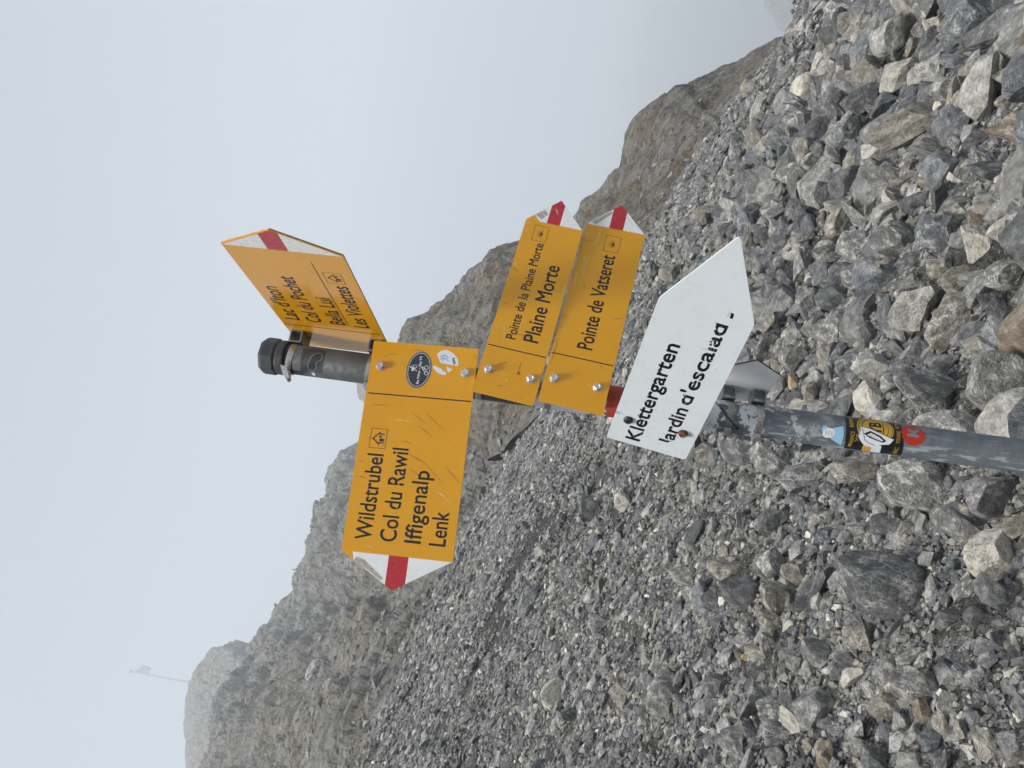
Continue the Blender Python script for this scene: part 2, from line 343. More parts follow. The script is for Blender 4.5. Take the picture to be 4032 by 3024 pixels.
def zoomlist(ox, oy, s, rows): return [(ox + a / s, oy + b / s, w / s, h / s, ang, tone) for a, b, w, h, ang, tone in rows]
HAND = zoomlist(3000, 2000, 1.62, [
 (795,500,590,380,15,'d'),(335,520,330,170,-60,'d'),(105,590,280,170,55,'t'),(90,75,210,150,-20,'d'),(1300,130,290,220,60,'g'),(1620,120,190,150,0,'t'),(1470,300,340,250,-20,'c'),(1515,545,260,220,10,'d'),(1300,500,210,110,-50,'w'),(220,420,190,130,40,'t'),
 (640,830,230,170,20,'t'),(830,800,240,90,-55,'d'),(350,930,200,160,30,'g'),(960,950,240,110,-35,'w'),(985,1150,340,230,40,'g'),(800,1060,180,140,80,'w'),(580,1080,150,130,0,'c'),(220,1010,150,120,80,'g'),(300,1050,150,80,80,'p'),(345,1280,250,200,-20,'g'),
 (200,1390,260,130,40,'c'),(795,1255,230,150,0,'t'),(1175,1240,170,140,50,'p'),(1045,1310,150,140,45,'b'),(1150,1380,150,110,80,'t'),(1270,1410,150,130,60,'t'),(1100,1500,190,120,0,'u'),(110,1440,240,140,15,'w'),(1420,1500,230,170,85,'c'),(415,1590,170,120,70,'b'),
 (300,1520,110,80,80,'t'),(750,1600,180,130,0,'d'),(970,1620,200,120,20,'p'),(570,970,190,100,20,'d'),(890,1370,140,110,70,'g'),(965,1450,150,100,80,'p'),(1290,1060,140,120,20,'u'),(640,1540,150,110,30,'g'),(40,890,210,100,75,'w'),(1370,700,150,130,0,'d'),
 (1220,690,150,100,20,'d'),(1510,850,150,130,60,'d'),(410,175,120,90,0,'u'),(650,140,190,90,0,'w'),(925,140,130,100,-30,'t'),(350,75,140,100,-40,'t'),(600,50,210,100,10,'p'),(50,420,170,120,0,'g'),(540,550,120,100,60,'g'),(40,1270,150,140,0,'w'),(60,740,150,130,70,'t')])
HAND += zoomlist(3000, 800, 1.843, [
 (580,110,310,170,-60,'t'),(900,90,210,180,0,'p'),(1000,270,410,260,20,'w'),(1290,220,340,270,25,'u'),(1560,290,280,190,80,'c'),(1800,190,270,250,0,'c'),(700,300,260,210,50,'w'),(850,560,330,250,10,'u'),(1120,760,340,300,-45,'p'),(910,820,300,130,85,'d'),
 (1330,850,430,290,-35,'t'),(1560,660,260,170,-40,'g'),(1790,520,340,220,-20,'w'),(1690,760,260,190,70,'d'),(1800,950,290,240,0,'u'),(1300,470,210,150,0,'t'),(1430,520,240,140,-45,'t'),(1430,70,190,150,0,'t'),(1600,80,190,140,20,'b'),(1250,1420,600,360,20,'w'),
 (1720,1300,440,400,30,'g'),(790,1430,250,220,60,'c'),(1010,1270,300,200,0,'g'),(800,1200,250,210,50,'p'),(1140,1090,190,160,80,'d'),(640,1150,220,130,-40,'u'),(540,900,270,180,-45,'w'),(760,980,230,140,80,'d'),(430,800,170,130,-20,'w'),(340,780,200,130,70,'d'),
 (530,680,260,180,10,'d'),(440,520,180,110,-70,'u'),(290,440,230,170,70,'g'),(130,290,150,130,0,'d'),(90,70,150,140,0,'g'),(1090,30,190,80,-10,'t'),(230,1130,200,190,0,'g'),(240,960,180,120,-60,'g'),(60,620,180,110,-45,'d'),(100,500,130,80,0,'d'),
 (380,900,160,140,20,'g'),(130,1340,210,150,-60,'g'),(235,1310,150,70,80,'o'),(500,1490,300,130,0,'g'),(1340,1170,190,150,-30,'d'),(730,210,160,60,-70,'u'),(690,750,150,100,80,'p')])
HAND += zoomlist(2900, 0, 1.951, [
 (830,150,330,260,20,'w'),(1180,280,320,230,-60,'p'),(980,360,260,190,80,'u'),(1540,190,210,130,0,'c'),(1800,150,390,290,-40,'u'),(1990,190,440,220,-50,'d'),(1480,550,290,230,-60,'p'),(1230,570,330,200,-40,'c'),(910,620,240,120,-60,'g'),(960,770,240,180,-30,'d'),
 (510,680,230,160,-70,'c'),(470,880,300,190,-50,'t'),(1900,680,480,330,-60,'p'),(1620,700,240,190,0,'w'),(1380,940,700,270,-18,'t'),(1500,1140,340,120,10,'g'),(1560,1330,290,270,60,'u'),(1290,1400,240,120,-20,'t'),(1080,1190,200,160,0,'c'),(800,1400,270,200,-55,'d'),
 (620,1250,260,150,0,'w'),(740,1220,170,120,80,'g'),(1400,1560,270,150,-15,'d'),(1190,1560,220,160,70,'c'),(2080,600,190,170,45,'c'),(2110,770,240,110,-15,'t'),(2040,1010,190,130,75,'u'),(1880,1040,220,130,-50,'d'),(1690,1110,140,120,60,'g'),(2150,980,200,140,-60,'g'),
 (1990,1330,360,190,0,'d'),(1700,1580,290,150,-20,'g'),(1930,1600,230,170,40,'t'),(2120,1500,300,190,60,'g'),(800,1600,230,130,10,'t'),(770,480,230,190,-50,'t'),(740,760,210,110,0,'u'),(860,1000,220,190,-45,'u'),(1130,830,210,130,-60,'d'),(1360,370,170,80,-65,'b'),
 (1480,330,260,120,-60,'d'),(1700,460,230,130,0,'u'),(640,1500,210,140,-60,'g'),(300,1590,220,140,0,'w'),(1060,440,140,90,0,'g'),(1980,420,240,120,-40,'g')])
HAND += zoomlist(2000, 2100, 1.7955, [
 (1660,430,310,210,10,'d'),(1570,240,270,170,-15,'t'),(1880,230,230,180,60,'w'),(1100,1190,310,240,70,'g'),(810,1170,210,120,60,'c'),(330,1120,240,170,-40,'c'),(1480,1090,200,160,20,'d'),(1450,1210,130,110,0,'u'),(1620,1540,250,170,60,'g'),(1690,740,170,140,0,'w'),
 (655,380,160,80,-75,'g'),(1300,440,150,100,70,'w'),(1250,310,210,130,10,'p'),(1440,480,130,110,60,'d'),(1060,620,180,60,-75,'t'),(650,640,160,120,0,'g'),(1050,1500,130,100,60,'d'),(1730,1400,200,100,30,'d'),(140,490,210,110,-70,'u'),(560,1060,90,50,80,'b'),
 (250,970,70,50,-30,'c'),(190,195,50,40,0,'c'),(1830,600,160,110,70,'t'),(450,1290,150,110,20,'d'),(1900,1590,140,130,0,'g'),(1700,870,80,60,-40,'o'),(240,120,100,80,0,'p'),(1150,1400,90,80,0,'p')])
HAND += [(2932, 915, 40, 22, -70, 'c'), (2705, 900, 110, 95, 0, 'g'), (2640, 1080, 90, 70, 30, 't'), (3770, 1720, 280, 190, 10, 'g'), (3900, 1960, 200, 150, 0, 'g'), (3620, 1900, 300, 200, 25, 'w'), (3380, 1850, 170, 130, 20, 't'), (3150, 1880, 170, 120, 10, 'g'), (2920, 1760, 200, 150, 35, 'd'), (3060, 1830, 200, 120, 20, 'w'), (2780, 1790, 110, 90, 0, 't'), (2450, 1980, 80, 60, 60, 'c'), (2330, 2010, 130, 90, 20, 'g')]

GROUP = 'loose limestone rocks of the scree'
INDIV = []        # (object, tx, ty, size px, tone)
def place_rock(C, axes, half, tone, seed):
    o = bpy.data.objects.new('rock', BIG[seed % len(BIG)]); COL.objects.link(o)
    M = Matrix([[axes[0][i] * half[0], axes[1][i] * half[1], axes[2][i] * half[2], C[i]] for i in range(3)] + [[0, 0, 0, 1]])
    o.matrix_world = M; j = random.uniform(.98, 1.28); c = TONES[tone]; o.color = (c[0] * j, c[1] * j, c[2] * j, c[3] * (random.choice((.35, .7, 1.0)) if tone not in 'wc' else 1)); return o
hand_pos = []
for i, (tx, ty, w, h, ang, tone) in enumerate(HAND):
    P, t = hit(tx, ty); d = px(tx, ty); d = d / np.linalg.norm(d); k = t / FPX * 1.12
    hw, hh = w * k / 2, h * k / 2; hd = min(hw, hh) * random.uniform(.8, 1.0); back_ = .55 * min(hw, hh) / max(.2, -float(d @ NRM)); sh = 1 - back_ / (np.linalg.norm(px(tx, ty)) * t)
    C_ = P - d * back_; hw, hh, hd = hw * sh, hh * sh, hd * sh
    a = math.radians(ang); ax = IMX * math.cos(a) + IMY * math.sin(a); ay = -IMX * math.sin(a) + IMY * math.cos(a); az = np.cross(ax, ay)
    if i % 2: ax, ay = -ax, -ay
    o = place_rock(C_, (ax, ay, az), (hw, hh, hd), tone, 14 + (i // 3) % 4 if i % 3 == 0 else (i * 5 + i // 14) % 14)
    INDIV.append((o, tx, ty, math.sqrt(w * h), tone)); hand_pos.append((*C_, .5 * (hw + hh)))
hand_pos = np.array(hand_pos)

def project(P):
    d = P - np.array([0, 0, CAMZ]); z = d @ FW; return 2016 - FPX * (d @ UU) / z, 3024 - (1512 + FPX * (d @ RU) / z), z
def sstep(a, b, x): t = np.clip((x - a) / (b - a), 0, 1); return t * t * (3 - 2 * t)
def scatter(n, qlo, qhi, rlo, rhi, power=1.0):
    """points on the slope within the wedge q = x / y, denser near by"""
    q = RNG.uniform(qlo, qhi, n); y = (rlo ** power + RNG.uniform(0, 1, n) * (rhi ** power - rlo ** power)) ** (1 / power)
    return q * y, y
def inside(x, y, slack=.3):
    r = np.hypot(x, y); th = np.arctan2(x, y); return r < np.interp(th, E_TH, E_R) + 2.2 * np.exp(-((th - .0) / .13) ** 2) + slack
# medium stones
N = 29000
X, Y = scatter(N, -.78, .78, 1.0, 19, 1.25); ok = inside(X, Y); X, Y = X[ok], Y[ok]
q = X / Y; m = sstep(-.22, .42, q); low = sstep(9, 2.5, Y) * .25
med = .032 + (np.clip(.172 - .0115 * (Y - 3), .07, .172) - .032) * m
size = med * np.exp(RNG.normal(0, .48, len(X))) ; size = np.clip(size, .018, .42)
Z = ground_z(X, Y)
P = np.stack([X, Y, Z], -1) + NRM * (size * RNG.uniform(.02, .22, len(X)))[:, None]
dd = np.sqrt(((P[:, None, :2] - hand_pos[None, :, :2]) ** 2).sum(-1)); keep = (dd > hand_pos[None, :, 3] * 1.02 + size[:, None] * .33).all(1)
sandy = fbm(np.stack([X, Y, X * 0], -1) / .55, 3, 71) - 1.1 * sstep(-.1, -.5, q) + .25
keep &= (sandy > -.75) | (RNG.uniform(0, 1, len(X)) < .25)
P, size, q = P[keep], size[keep], q[keep]
rot = RNG.uniform(-.55, .55, (len(P), 3)); rot[:, 2] = RNG.uniform(0, 6.28, len(P)); rot[:, 1] += .36; rot[:, 0] += .12
scl = size[:, None] * .5 * np.stack([RNG.uniform(.9, 1.5, len(P)), RNG.uniform(.7, 1.1, len(P)), RNG.uniform(.45, .85, len(P))], -1)
tk = np.array(['g', 'd', 'p', 'w', 't', 'b', 'c', 'u']); ti = RNG.choice(8, len(P), p=[.34, .26, .05, .09, .10, .01, .025, .125])
tint = np.array([TONES[k] for k in tk])[ti] * np.concatenate([np.repeat(RNG.uniform(.78, 1.2, (len(P), 1)), 3, 1), RNG.choice([.12, .35, .7, 1.0], (len(P), 1), p=[.4, .3, .2, .1])], 1)
# the largest in view become rocks of their own, the others stay one mass
tx, ty, dz = project(P); app = size * FPX / dz
vis = (tx > -50) & (tx < 4080) & (ty > -50) & (ty < 3070)
order = np.argsort(-np.where(vis, app, 0)); n_ind = max(0, 300 - len(INDIV)); top = order[:n_ind]
for k in top:
    o = bpy.data.objects.new('rock', BIG[int(k) % len(BIG)]); COL.objects.link(o)
    o.location = P[k]; o.rotation_euler = rot[k]; o.scale = scl[k] * 1.05; o.color = tint[k]
    INDIV.append((o, tx[k], ty[k], app[k], tk[ti[k]]))
rest = np.setdiff1d(np.arange(len(P)), top)

PROTO = bpy.data.collections.new('stone_shapes')
for i in range(10):
    me = rock_shape('stone_shape', 3 if i < 5 else 2, 300 + i, (7, 12, 9, 16, 10)[i % 5], .06, (.34, .25, .5, .3, .42)[i % 5], (.74, .62, .9, .7, .8)[i % 5]); me.materials.append(M_SCREE)
    PROTO.objects.link(bpy.data.objects.new('stone_shape_%02d' % i, me))
def gravel_patch(i):
    rg = np.random.default_rng(500 + i); shapes = [rock_shape('s', 1, 520 + 10 * i + k, 8, .05) for k in range(5)]
    V, F, Cc = [], [], []; n0 = 0
    for k in range(110):
        s = shapes[k % 5]; co = np.array([v.co[:] for v in s.vertices]); r = math.sqrt(rg.uniform()) ; a = rg.uniform(0, 6.28)
        sz = .055 * math.exp(rg.normal(0, .45)); R = np.array(Matrix.Rotation(rg.uniform(0, 6.28), 3, 'Z') @ Matrix.Rotation(rg.uniform(-.7, .7), 3, 'X'))
        co = (co * np.array([1.2, .9, .7]) * sz) @ R.T + np.array([r * math.cos(a), r * math.sin(a), sz * rg.uniform(-.1, .5)])
        V.append(co); F += [tuple(n0 + v for v in p.vertices) for p in s.polygons]; n0 += len(co)
        c = np.array(TONES[rg.choice(['g', 'd', 'p', 'w', 't', 'c', 'u'], p=[.31, .33, .05, .06, .09, .03, .13])]); c[:3] *= rg.uniform(.6, 1.4); c[3] *= .5; Cc.append(np.repeat(c[None], len(co), 0))
    me = mesh('gravel_shape', np.concatenate(V), F); at = me.color_attributes.new('tone', 'FLOAT_COLOR', 'POINT'); at.data.foreach_set('color', np.concatenate(Cc).reshape(-1).astype(np.float32))
    me.materials.append(M_GRAVEL); return me
PATCH = bpy.data.collections.new('gravel_shapes')
for i in range(6): PATCH.objects.link(bpy.data.objects.new('gravel_shape_%02d' % i, gravel_patch(i)))

def instancer(name, label, P, rot, scl, idx, coll, tint=None):
    me = bpy.data.meshes.new(name); me.vertices.add(len(P)); me.vertices.foreach_set('co', P.reshape(-1).astype(np.float32))
    for nm, typ, arr, key in (('rot', 'FLOAT_VECTOR', rot, 'vector'), ('scl', 'FLOAT_VECTOR', scl, 'vector'), ('idx', 'INT', idx, 'value'), ('tint', 'FLOAT_COLOR', tint, 'color')):
        if arr is None: continue
        a = me.attributes.new(nm, typ, 'POINT'); a.data.foreach_set(key, np.ascontiguousarray(arr).reshape(-1).astype(np.int32 if typ == 'INT' else np.float32))
    o = obj(name, me); ng = bpy.data.node_groups.new(name, 'GeometryNodeTree')
    ng.interface.new_socket('Geometry', in_out='INPUT', socket_type='NodeSocketGeometry'); ng.interface.new_socket('Geometry', in_out='OUTPUT', socket_type='NodeSocketGeometry')
    n = ng.nodes; gi = n.new('NodeGroupInput'); go = n.new('NodeGroupOutput'); ip = n.new('GeometryNodeInstanceOnPoints'); ci = n.new('GeometryNodeCollectionInfo')
    ci.inputs['Collection'].default_value = coll; ci.inputs['Separate Children'].default_value = True; ci.inputs['Reset Children'].default_value = True
    def na(nm, t): x = n.new('GeometryNodeInputNamedAttribute'); x.data_type = t; x.inputs['Name'].default_value = nm; return x.outputs['Attribute']
    er = n.new('FunctionNodeEulerToRotation'); L = ng.links.new
    L(na('rot', 'FLOAT_VECTOR'), er.inputs[0]); L(er.outputs[0], ip.inputs['Rotation']); L(na('scl', 'FLOAT_VECTOR'), ip.inputs['Scale']); L(na('idx', 'INT'), ip.inputs['Instance Index'])
    ip.inputs['Pick Instance'].default_value = True; L(gi.outputs[0], ip.inputs['Points']); L(ci.outputs[0], ip.inputs['Instance']); L(ip.outputs[0], go.inputs[0])
    mo = o.modifiers.new('scatter', 'NODES'); mo.node_group = ng
    tag(o, label, None, None, 'stuff'); return o
def rubble():
    Q, S_, T_ = [], [], []
    for ob, nt, nq, n, f, kinds, prob in ((SLOPE, 300, 480, 6500, .0021, 'gdptu', [.30, .20, .06, .40, .04]), (SLOPE, 300, 480, 5200, .0040, 'gdpwu', [.38, .25, .08, .14, .15]), (SPUR, 240, 460, 900, .0031, 'gdpwt', [.34, .25, .06, .10, .25]), (SLAB, 90, 300, 1400, .0045, 'gdpwu', [.38, .25, .08, .14, .15])):
        me = ob.data; V = np.empty(len(me.vertices) * 3, np.float32); me.vertices.foreach_get('co', V); V = V.reshape(-1, nq, 3).astype(float)
        edge = f > .003; r0 = int(nt * .105)
        a = r0 + (nt * (.13 * RNG.exponential(1.0, n) if edge else RNG.uniform(0, .88, n))).astype(int); a = np.minimum(a, nt - 4); b = RNG.integers(2, nq - 2, n); q = V[a, b]
        ok = fbm(q / (2.5 if edge else 9.0), 3, 91) + RNG.uniform(-.5, .5, n) > (-.1 if edge else -.25); q = q[ok]; m = len(q)
        Q.append(q); S_.append(np.clip(q[:, 1] * f * np.exp(RNG.normal(0, .5, m)), .03, .9)); c = np.array([TONES[k] for k in kinds])[RNG.choice(len(kinds), m, p=prob)]
        c[:, :3] *= (np.array([1, 1, 1]) if edge else np.array([1.02, .96, .84])) * RNG.uniform(.75, 1.15, (m, 1)); T_.append(c)
    Q, sz, t = np.concatenate(Q), np.concatenate(S_), np.concatenate(T_); m = len(Q); r = RNG.uniform(-.8, .8, (m, 3)); r[:, 2] = RNG.uniform(0, 6.28, m)
    instancer('rubble', 'broken rubble strewn over the rock along the top of the scree', Q, r, sz[:, None] * np.stack([RNG.uniform(.6, 1.1, m), RNG.uniform(.5, .9, m), RNG.uniform(.35, .6, m)], -1), RNG.integers(0, 10, m), PROTO, t)
rubble()
small = np.where(size[rest] < .06, RNG.integers(5, 10, len(rest)), RNG.integers(0, 5, len(rest)))
instancer('scree', 'mass of smaller grey limestone stones covering the slope', P[rest], rot[rest], scl[rest], small, PROTO, tint[rest])
N = 9000
X, Y = scatter(N, -.8, .8, .9, 19, 1.1); ok = inside(X, Y, .5); X, Y = X[ok], Y[ok]; Z = ground_z(X, Y)
sz = .10 + .018 * Y + .05 * sstep(-.1, .4, X / Y)
n1 = fbm(np.stack([X, Y, X * 0], -1) / .55, 3, 71)
ok = RNG.uniform(0, 1, len(X)) < np.clip(1.0 - .75 * (n1 < -.4) - .45 * sstep(0, .4, X / Y), 0, 1); X, Y, Z, sz = X[ok], Y[ok], Z[ok], sz[ok]
gr = np.zeros((len(X), 3)); base = Matrix.Identity(3)
qn = Vector((0, 0, 1)).rotation_difference(Vector(NRM))
for k in range(len(X)):
    e = (qn.to_matrix() @ Matrix.Rotation(random.uniform(0, 6.28), 3, 'Z')).to_euler(); gr[k] = e
instancer('gravel', 'fine grey gravel filling the gaps between the stones', np.stack([X, Y, Z - .004], -1), gr, np.repeat(sz[:, None], 3, 1) * RNG.uniform(.8, 1.25, (len(X), 1)), RNG.integers(0, 6, len(X)), PATCH)

#@@S0@@
# ------------------------------------------------------------------ signpost
POLE = np.array([-.008, 1.475]); PR = .0302
def sign_yellow(name, edge=False):
    T = NT(name); tc = T.n('ShaderNodeTexCoord'); v = tc.outputs['Object']
    n = T.noise(v, 9, 4, .6); s = T.noise(v, 160, 3, .6); mp = T.n('ShaderNodeMapping'); T.l(v, mp.inputs['Vector']); mp.inputs['Rotation'].default_value = (0, .6, 0); mp.inputs['Scale'].default_value = (5, 1, 160)
    st = T.noise(mp.outputs[0], 1.0, 2, .5)
    col = T.mix(T.ramp(n.outputs[0], .3, .7), (.72, .325, .002), (.76, .352, .003))
    col = T.mix(T.math('MULTIPLY', T.ramp(st.outputs[0], .70, .78), .15), col, (.34, .17, .015))
    col = T.mix(T.math('MULTIPLY', T.ramp(s.outputs[0], .70, .76), .5), col, (.80, .52, .12))
    T.set(Base_Color=col, Roughness=T.ramp(n.outputs[0], .2, .8, .10, .22)); T.b.inputs['Specular IOR Level'].default_value = .5
    T.l(T.bump(n.outputs[0], .04, .003), T.b.inputs['Normal']); return T.m
M_YEL = sign_yellow('yellow_enamel')
M_YEDGE = plain('yellow_edge', (.62, .30, .01), .5, mottle=.3, scale=120)
M_ALU = plain('weathered_aluminium', (.55, .55, .54), .45, .6, mottle=.2, scale=60)
M_BLK = plain('black_print', (.012, .010, .012), .35, mottle=.3, scale=300)
M_TIPW = plain('white_foil', (.82, .83, .83), .28, mottle=.03, scale=70)
M_TIPR = plain('red_foil', (.47, .018, .028), .28, mottle=.05, scale=90)
M_PALE = plain('white_enamel', (.70, .745, .765), .30, mottle=.015, scale=22)
M_STEEL = plain('stainless_steel', (.60, .58, .56), .32, .9, mottle=.25, scale=400, bump=.2)
M_GALV = plain('galvanised_steel', (.36, .36, .36), .42, .75, mottle=.3, scale=180)
M_RUST = plain('rusty_steel', (.16, .07, .03), .85, .2, mottle=.5, scale=500)
M_SCREW = plain('dark_screw_steel', (.07, .07, .075), .4, .7, mottle=.3, scale=400)
M_SCUFF = plain('scuffed_enamel', (.30, .155, .02), .6, mottle=.35, scale=260)
M_CHIP = plain('pale_chipped_enamel', (.72, .46, .12), .6, mottle=.3, scale=260)
M_GRIME = plain('grey_grime', (.42, .40, .36), .8, mottle=.35, scale=160)
M_PLASTIC = plain('black_plastic_cap', (.045, .048, .052), .62, mottle=.5, scale=55, bump=.4)
M_TIE = plain('black_nylon', (.012, .012, .014), .5)

def frame(o, ex, ez):
    ex, ez = Vector(ex).normalized(), Vector(ez).normalized(); n = ez.cross(ex).normalized(); ez = ex.cross(n)
    return Matrix([[ex[i], n[i], ez[i], o[i] + (CAMZ if i == 2 else 0)] for i in range(3)] + [[0, 0, 0, 1]])
def flat(name, polys, mat, parent, y, wrap=None):
    """printed or foil shapes: polygons (x, z) in mm lying y mm off the face (or wrapped round the post at that height above it)"""
    bm = bmesh.new()
    for p in polys:
        vs_ = [bm.verts.new((a / 1000, 0, b / 1000)) for a, b in p]
        try: bm.faces.new(vs_)
        except ValueError: pass
    if wrap: bend(bm, y)
    else:
        for v in bm.verts: v.co.y = y / 1000
    me = bpy.data.meshes.new(name); bmesh.ops.triangulate(bm, faces=bm.faces, ngon_method='EAR_CLIP'); bm.to_mesh(me); bm.free()
    return obj(name, me, parent, [mat])
def bend(bm, y):
    bmesh.ops.triangulate(bm, faces=bm.faces, ngon_method='EAR_CLIP')
    xs = [v.co.x for v in bm.verts]; k = math.ceil(min(xs) / .004) * .004
    while k < max(xs):
        bmesh.ops.bisect_plane(bm, geom=bm.verts[:] + bm.edges[:] + bm.faces[:], plane_co=(k, 0, 0), plane_no=(1, 0, 0)); k += .004
    R = PR + y / 1000
    for v in bm.verts:
        a = v.co.x / PR; v.co.x, v.co.y = R * math.sin(a), -R * math.cos(a); v.co.z += CAMZ
def stroke(pts, w, closed=False):
    """a polyline drawn w mm wide, as mitred quads"""
    P = [Vector(p) for p in pts]; n = len(P); L, R = [], []
    for i in range(n):
        a = P[i - 1] if (i or closed) else None; b = P[(i + 1) % n] if (i < n - 1 or closed) else None
        d1 = (P[i] - a).normalized() if a is not None else None; d2 = (b - P[i]).normalized() if b is not None else None
        t = (d1 + d2).normalized() if d1 is not None and d2 is not None and (d1 + d2).length > .1 else (d2 or d1)
        nn = Vector((-t.y, t.x)); s = 1 / max(.45, abs(nn.dot(Vector((-(d2 or d1).y, (d2 or d1).x)))))
        L.append(P[i] + nn * w / 2 * s); R.append(P[i] - nn * w / 2 * s)
    m = n if closed else n - 1
    return [[tuple(L[i]), tuple(R[i]), tuple(R[(i + 1) % n]), tuple(L[(i + 1) % n])] for i in range(m)]
def disc(cx, cz, r, n=20, rz=None, tilt=0.):
    rz = rz or r; c, s = math.cos(tilt), math.sin(tilt)
    return [(cx + r * math.cos(6.28318 * k / n) * c - rz * math.sin(6.28318 * k / n) * s, cz + r * math.cos(6.28318 * k / n) * s + rz * math.sin(6.28318 * k / n) * c) for k in range(n)]
def rect(x0, z0, x1, z1): return [(x0, z0), (x1, z0), (x1, z1), (x0, z1)]

_dg = None
def glyphs(body, offset=0., shear=0.):
    cu = bpy.data.curves.new('text', 'FONT'); cu.body = body; cu.size = 1.0; cu.offset = offset; cu.shear = shear; cu.resolution_u = 5
    o = bpy.data.objects.new('text', cu); COL.objects.link(o); dg = bpy.context.evaluated_depsgraph_get(); dg.update()
    me = bpy.data.meshes.new_from_object(o.evaluated_get(dg)); V = np.array([v.co[:2] for v in me.vertices]); F = [tuple(p.vertices) for p in me.polygons]
    bpy.data.objects.remove(o); bpy.data.curves.remove(cu); bpy.data.meshes.remove(me); return V, F
CAPH = float(np.ptp(glyphs('H')[0][:, 1]))
def lettering(body, x0, x1, zb, cap, mat, parent, y, bold=.012, wear=None, fat=0., wrap=None, name='lettering', rotate=None):
    V, F = glyphs(body, bold); s = cap / CAPH
    lo, hi = V[:, 0].min(), V[:, 0].max(); X = x0 + (V[:, 0] - lo) * (x1 - x0) / (hi - lo); Zc = zb + V[:, 1] * s
    if rotate:
        cx, cz, a = rotate; c_, s_ = math.cos(a), math.sin(a); X, Zc = cx + (X - cx) * c_ - (Zc - cz) * s_, cz + (X - cx) * s_ + (Zc - cz) * c_
    bm = bmesh.new(); vs_ = [bm.verts.new((a / 1000, 0, b / 1000)) for a, b in zip(X, Zc)]
    for f in F:
        try: bm.faces.new([vs_[k] for k in f])
        except ValueError: pass
    if fat:
        for e in [e for e in bm.edges if len(e.link_faces) == 1]:
            a, b = e.verts[0].co.copy(), e.verts[1].co.copy(); d_ = (b - a)
            if d_.length < 1e-7: continue
            d_ = d_.normalized() * fat / 1000; n_ = Vector((-d_.z, 0, d_.x)); a = a - d_ * .6; b = b + d_ * .6
            bm.faces.new([bm.verts.new(p) for p in (a + n_, b + n_, b - n_, a - n_)])
    if wear:
        bmesh.ops.triangulate(bm, faces=bm.faces)
        for ax, lo_, hi_ in ((0, x0, x1), (2, zb - cap * .4, zb + cap * 1.3)):
            k = lo_
            while k < hi_:
                co = [0, 0, 0]; co[ax] = k / 1000; no = [0, 0, 0]; no[ax] = 1
                bmesh.ops.bisect_plane(bm, geom=bm.verts[:] + bm.edges[:] + bm.faces[:], plane_co=co, plane_no=no); k += 1.3
        bad = []
        for f in bm.faces:
            c = f.calc_center_median(); 
            if wear(c.x * 1000, c.z * 1000, float(vnoise(np.array([[c.x * 350, 0, c.z * 350]]), 5)[0])): bad.append(f)
        bmesh.ops.delete(bm, geom=bad, context='FACES')
    if wrap: bend(bm, y)
    else:
        for v in bm.verts: v.co.y = y / 1000
    me = bpy.data.meshes.new(name); bm.to_mesh(me); bm.free(); return obj(name, me, parent, [mat])

def plate(name, outline, parent, front, edge, back, th=3.0):
    n = len(outline); V = [(a / 1000, 0, b / 1000) for a, b in outline] + [(a / 1000, th / 1000, b / 1000) for a, b in outline]
    F = [tuple(range(n)), tuple(range(2 * n - 1, n - 1, -1))] + [(i, n + i, n + (i + 1) % n, (i + 1) % n) for i in range(n)]
    me = mesh(name, V, F); o = obj(name, me, parent, [front, edge, back])
    for i, p in enumerate(me.polygons): p.material_index = 0 if i == 0 else (2 if i == 1 else 1)
    bm = bmesh.new(); bm.from_mesh(me); bmesh.ops.recalc_face_normals(bm, faces=bm.faces); bm.to_mesh(me); bm.free(); return o
def lathe(prof_, n=24):
    V, F = [], []
    for r, z in prof_:
        V += [(r * math.cos(6.28318 * k / n), r * math.sin(6.28318 * k / n), z) for k in range(n)]
    for i in range(len(prof_) - 1):
        F += [(i * n + k, i * n + (k + 1) % n, (i + 1) * n + (k + 1) % n, (i + 1) * n + k) for k in range(n)]
    return V, F + [tuple(range(n - 1, -1, -1)), tuple((len(prof_) - 1) * n + k for k in range(n))]
def bolt(parent, x, z, mat=None, kind='hex', y=-.2):
    if kind == 'hex':
        V, F = lathe([(.0085, 0), (.0088, .0006), (.0084, .0012), (.0072, .0013)], 24); bm = bmesh.new()
        V2, F2 = lathe([(.0076, .0012), (.0076, .0052), (.0066, .0062), (.0040, .0062), (.0036, .0056)], 6); F += [tuple(k + len(V) for k in f) for f in F2]; V = V + V2
    else: V, F = lathe([(.0088, 0), (.0086, .0025), (.0070, .0046), (.0035, .0056), (.0028, .0056), (.0022, .0036)], 16)
    V = [(a, -c_ + y / 1000, b) for a, b, c_ in V]; o = obj('bolt', mesh('bolt', V, F), parent, [mat or M_STEEL])
    o.location = (x / 1000, 0, z / 1000); o.rotation_euler = (0, random.uniform(0, 1), 0); return o
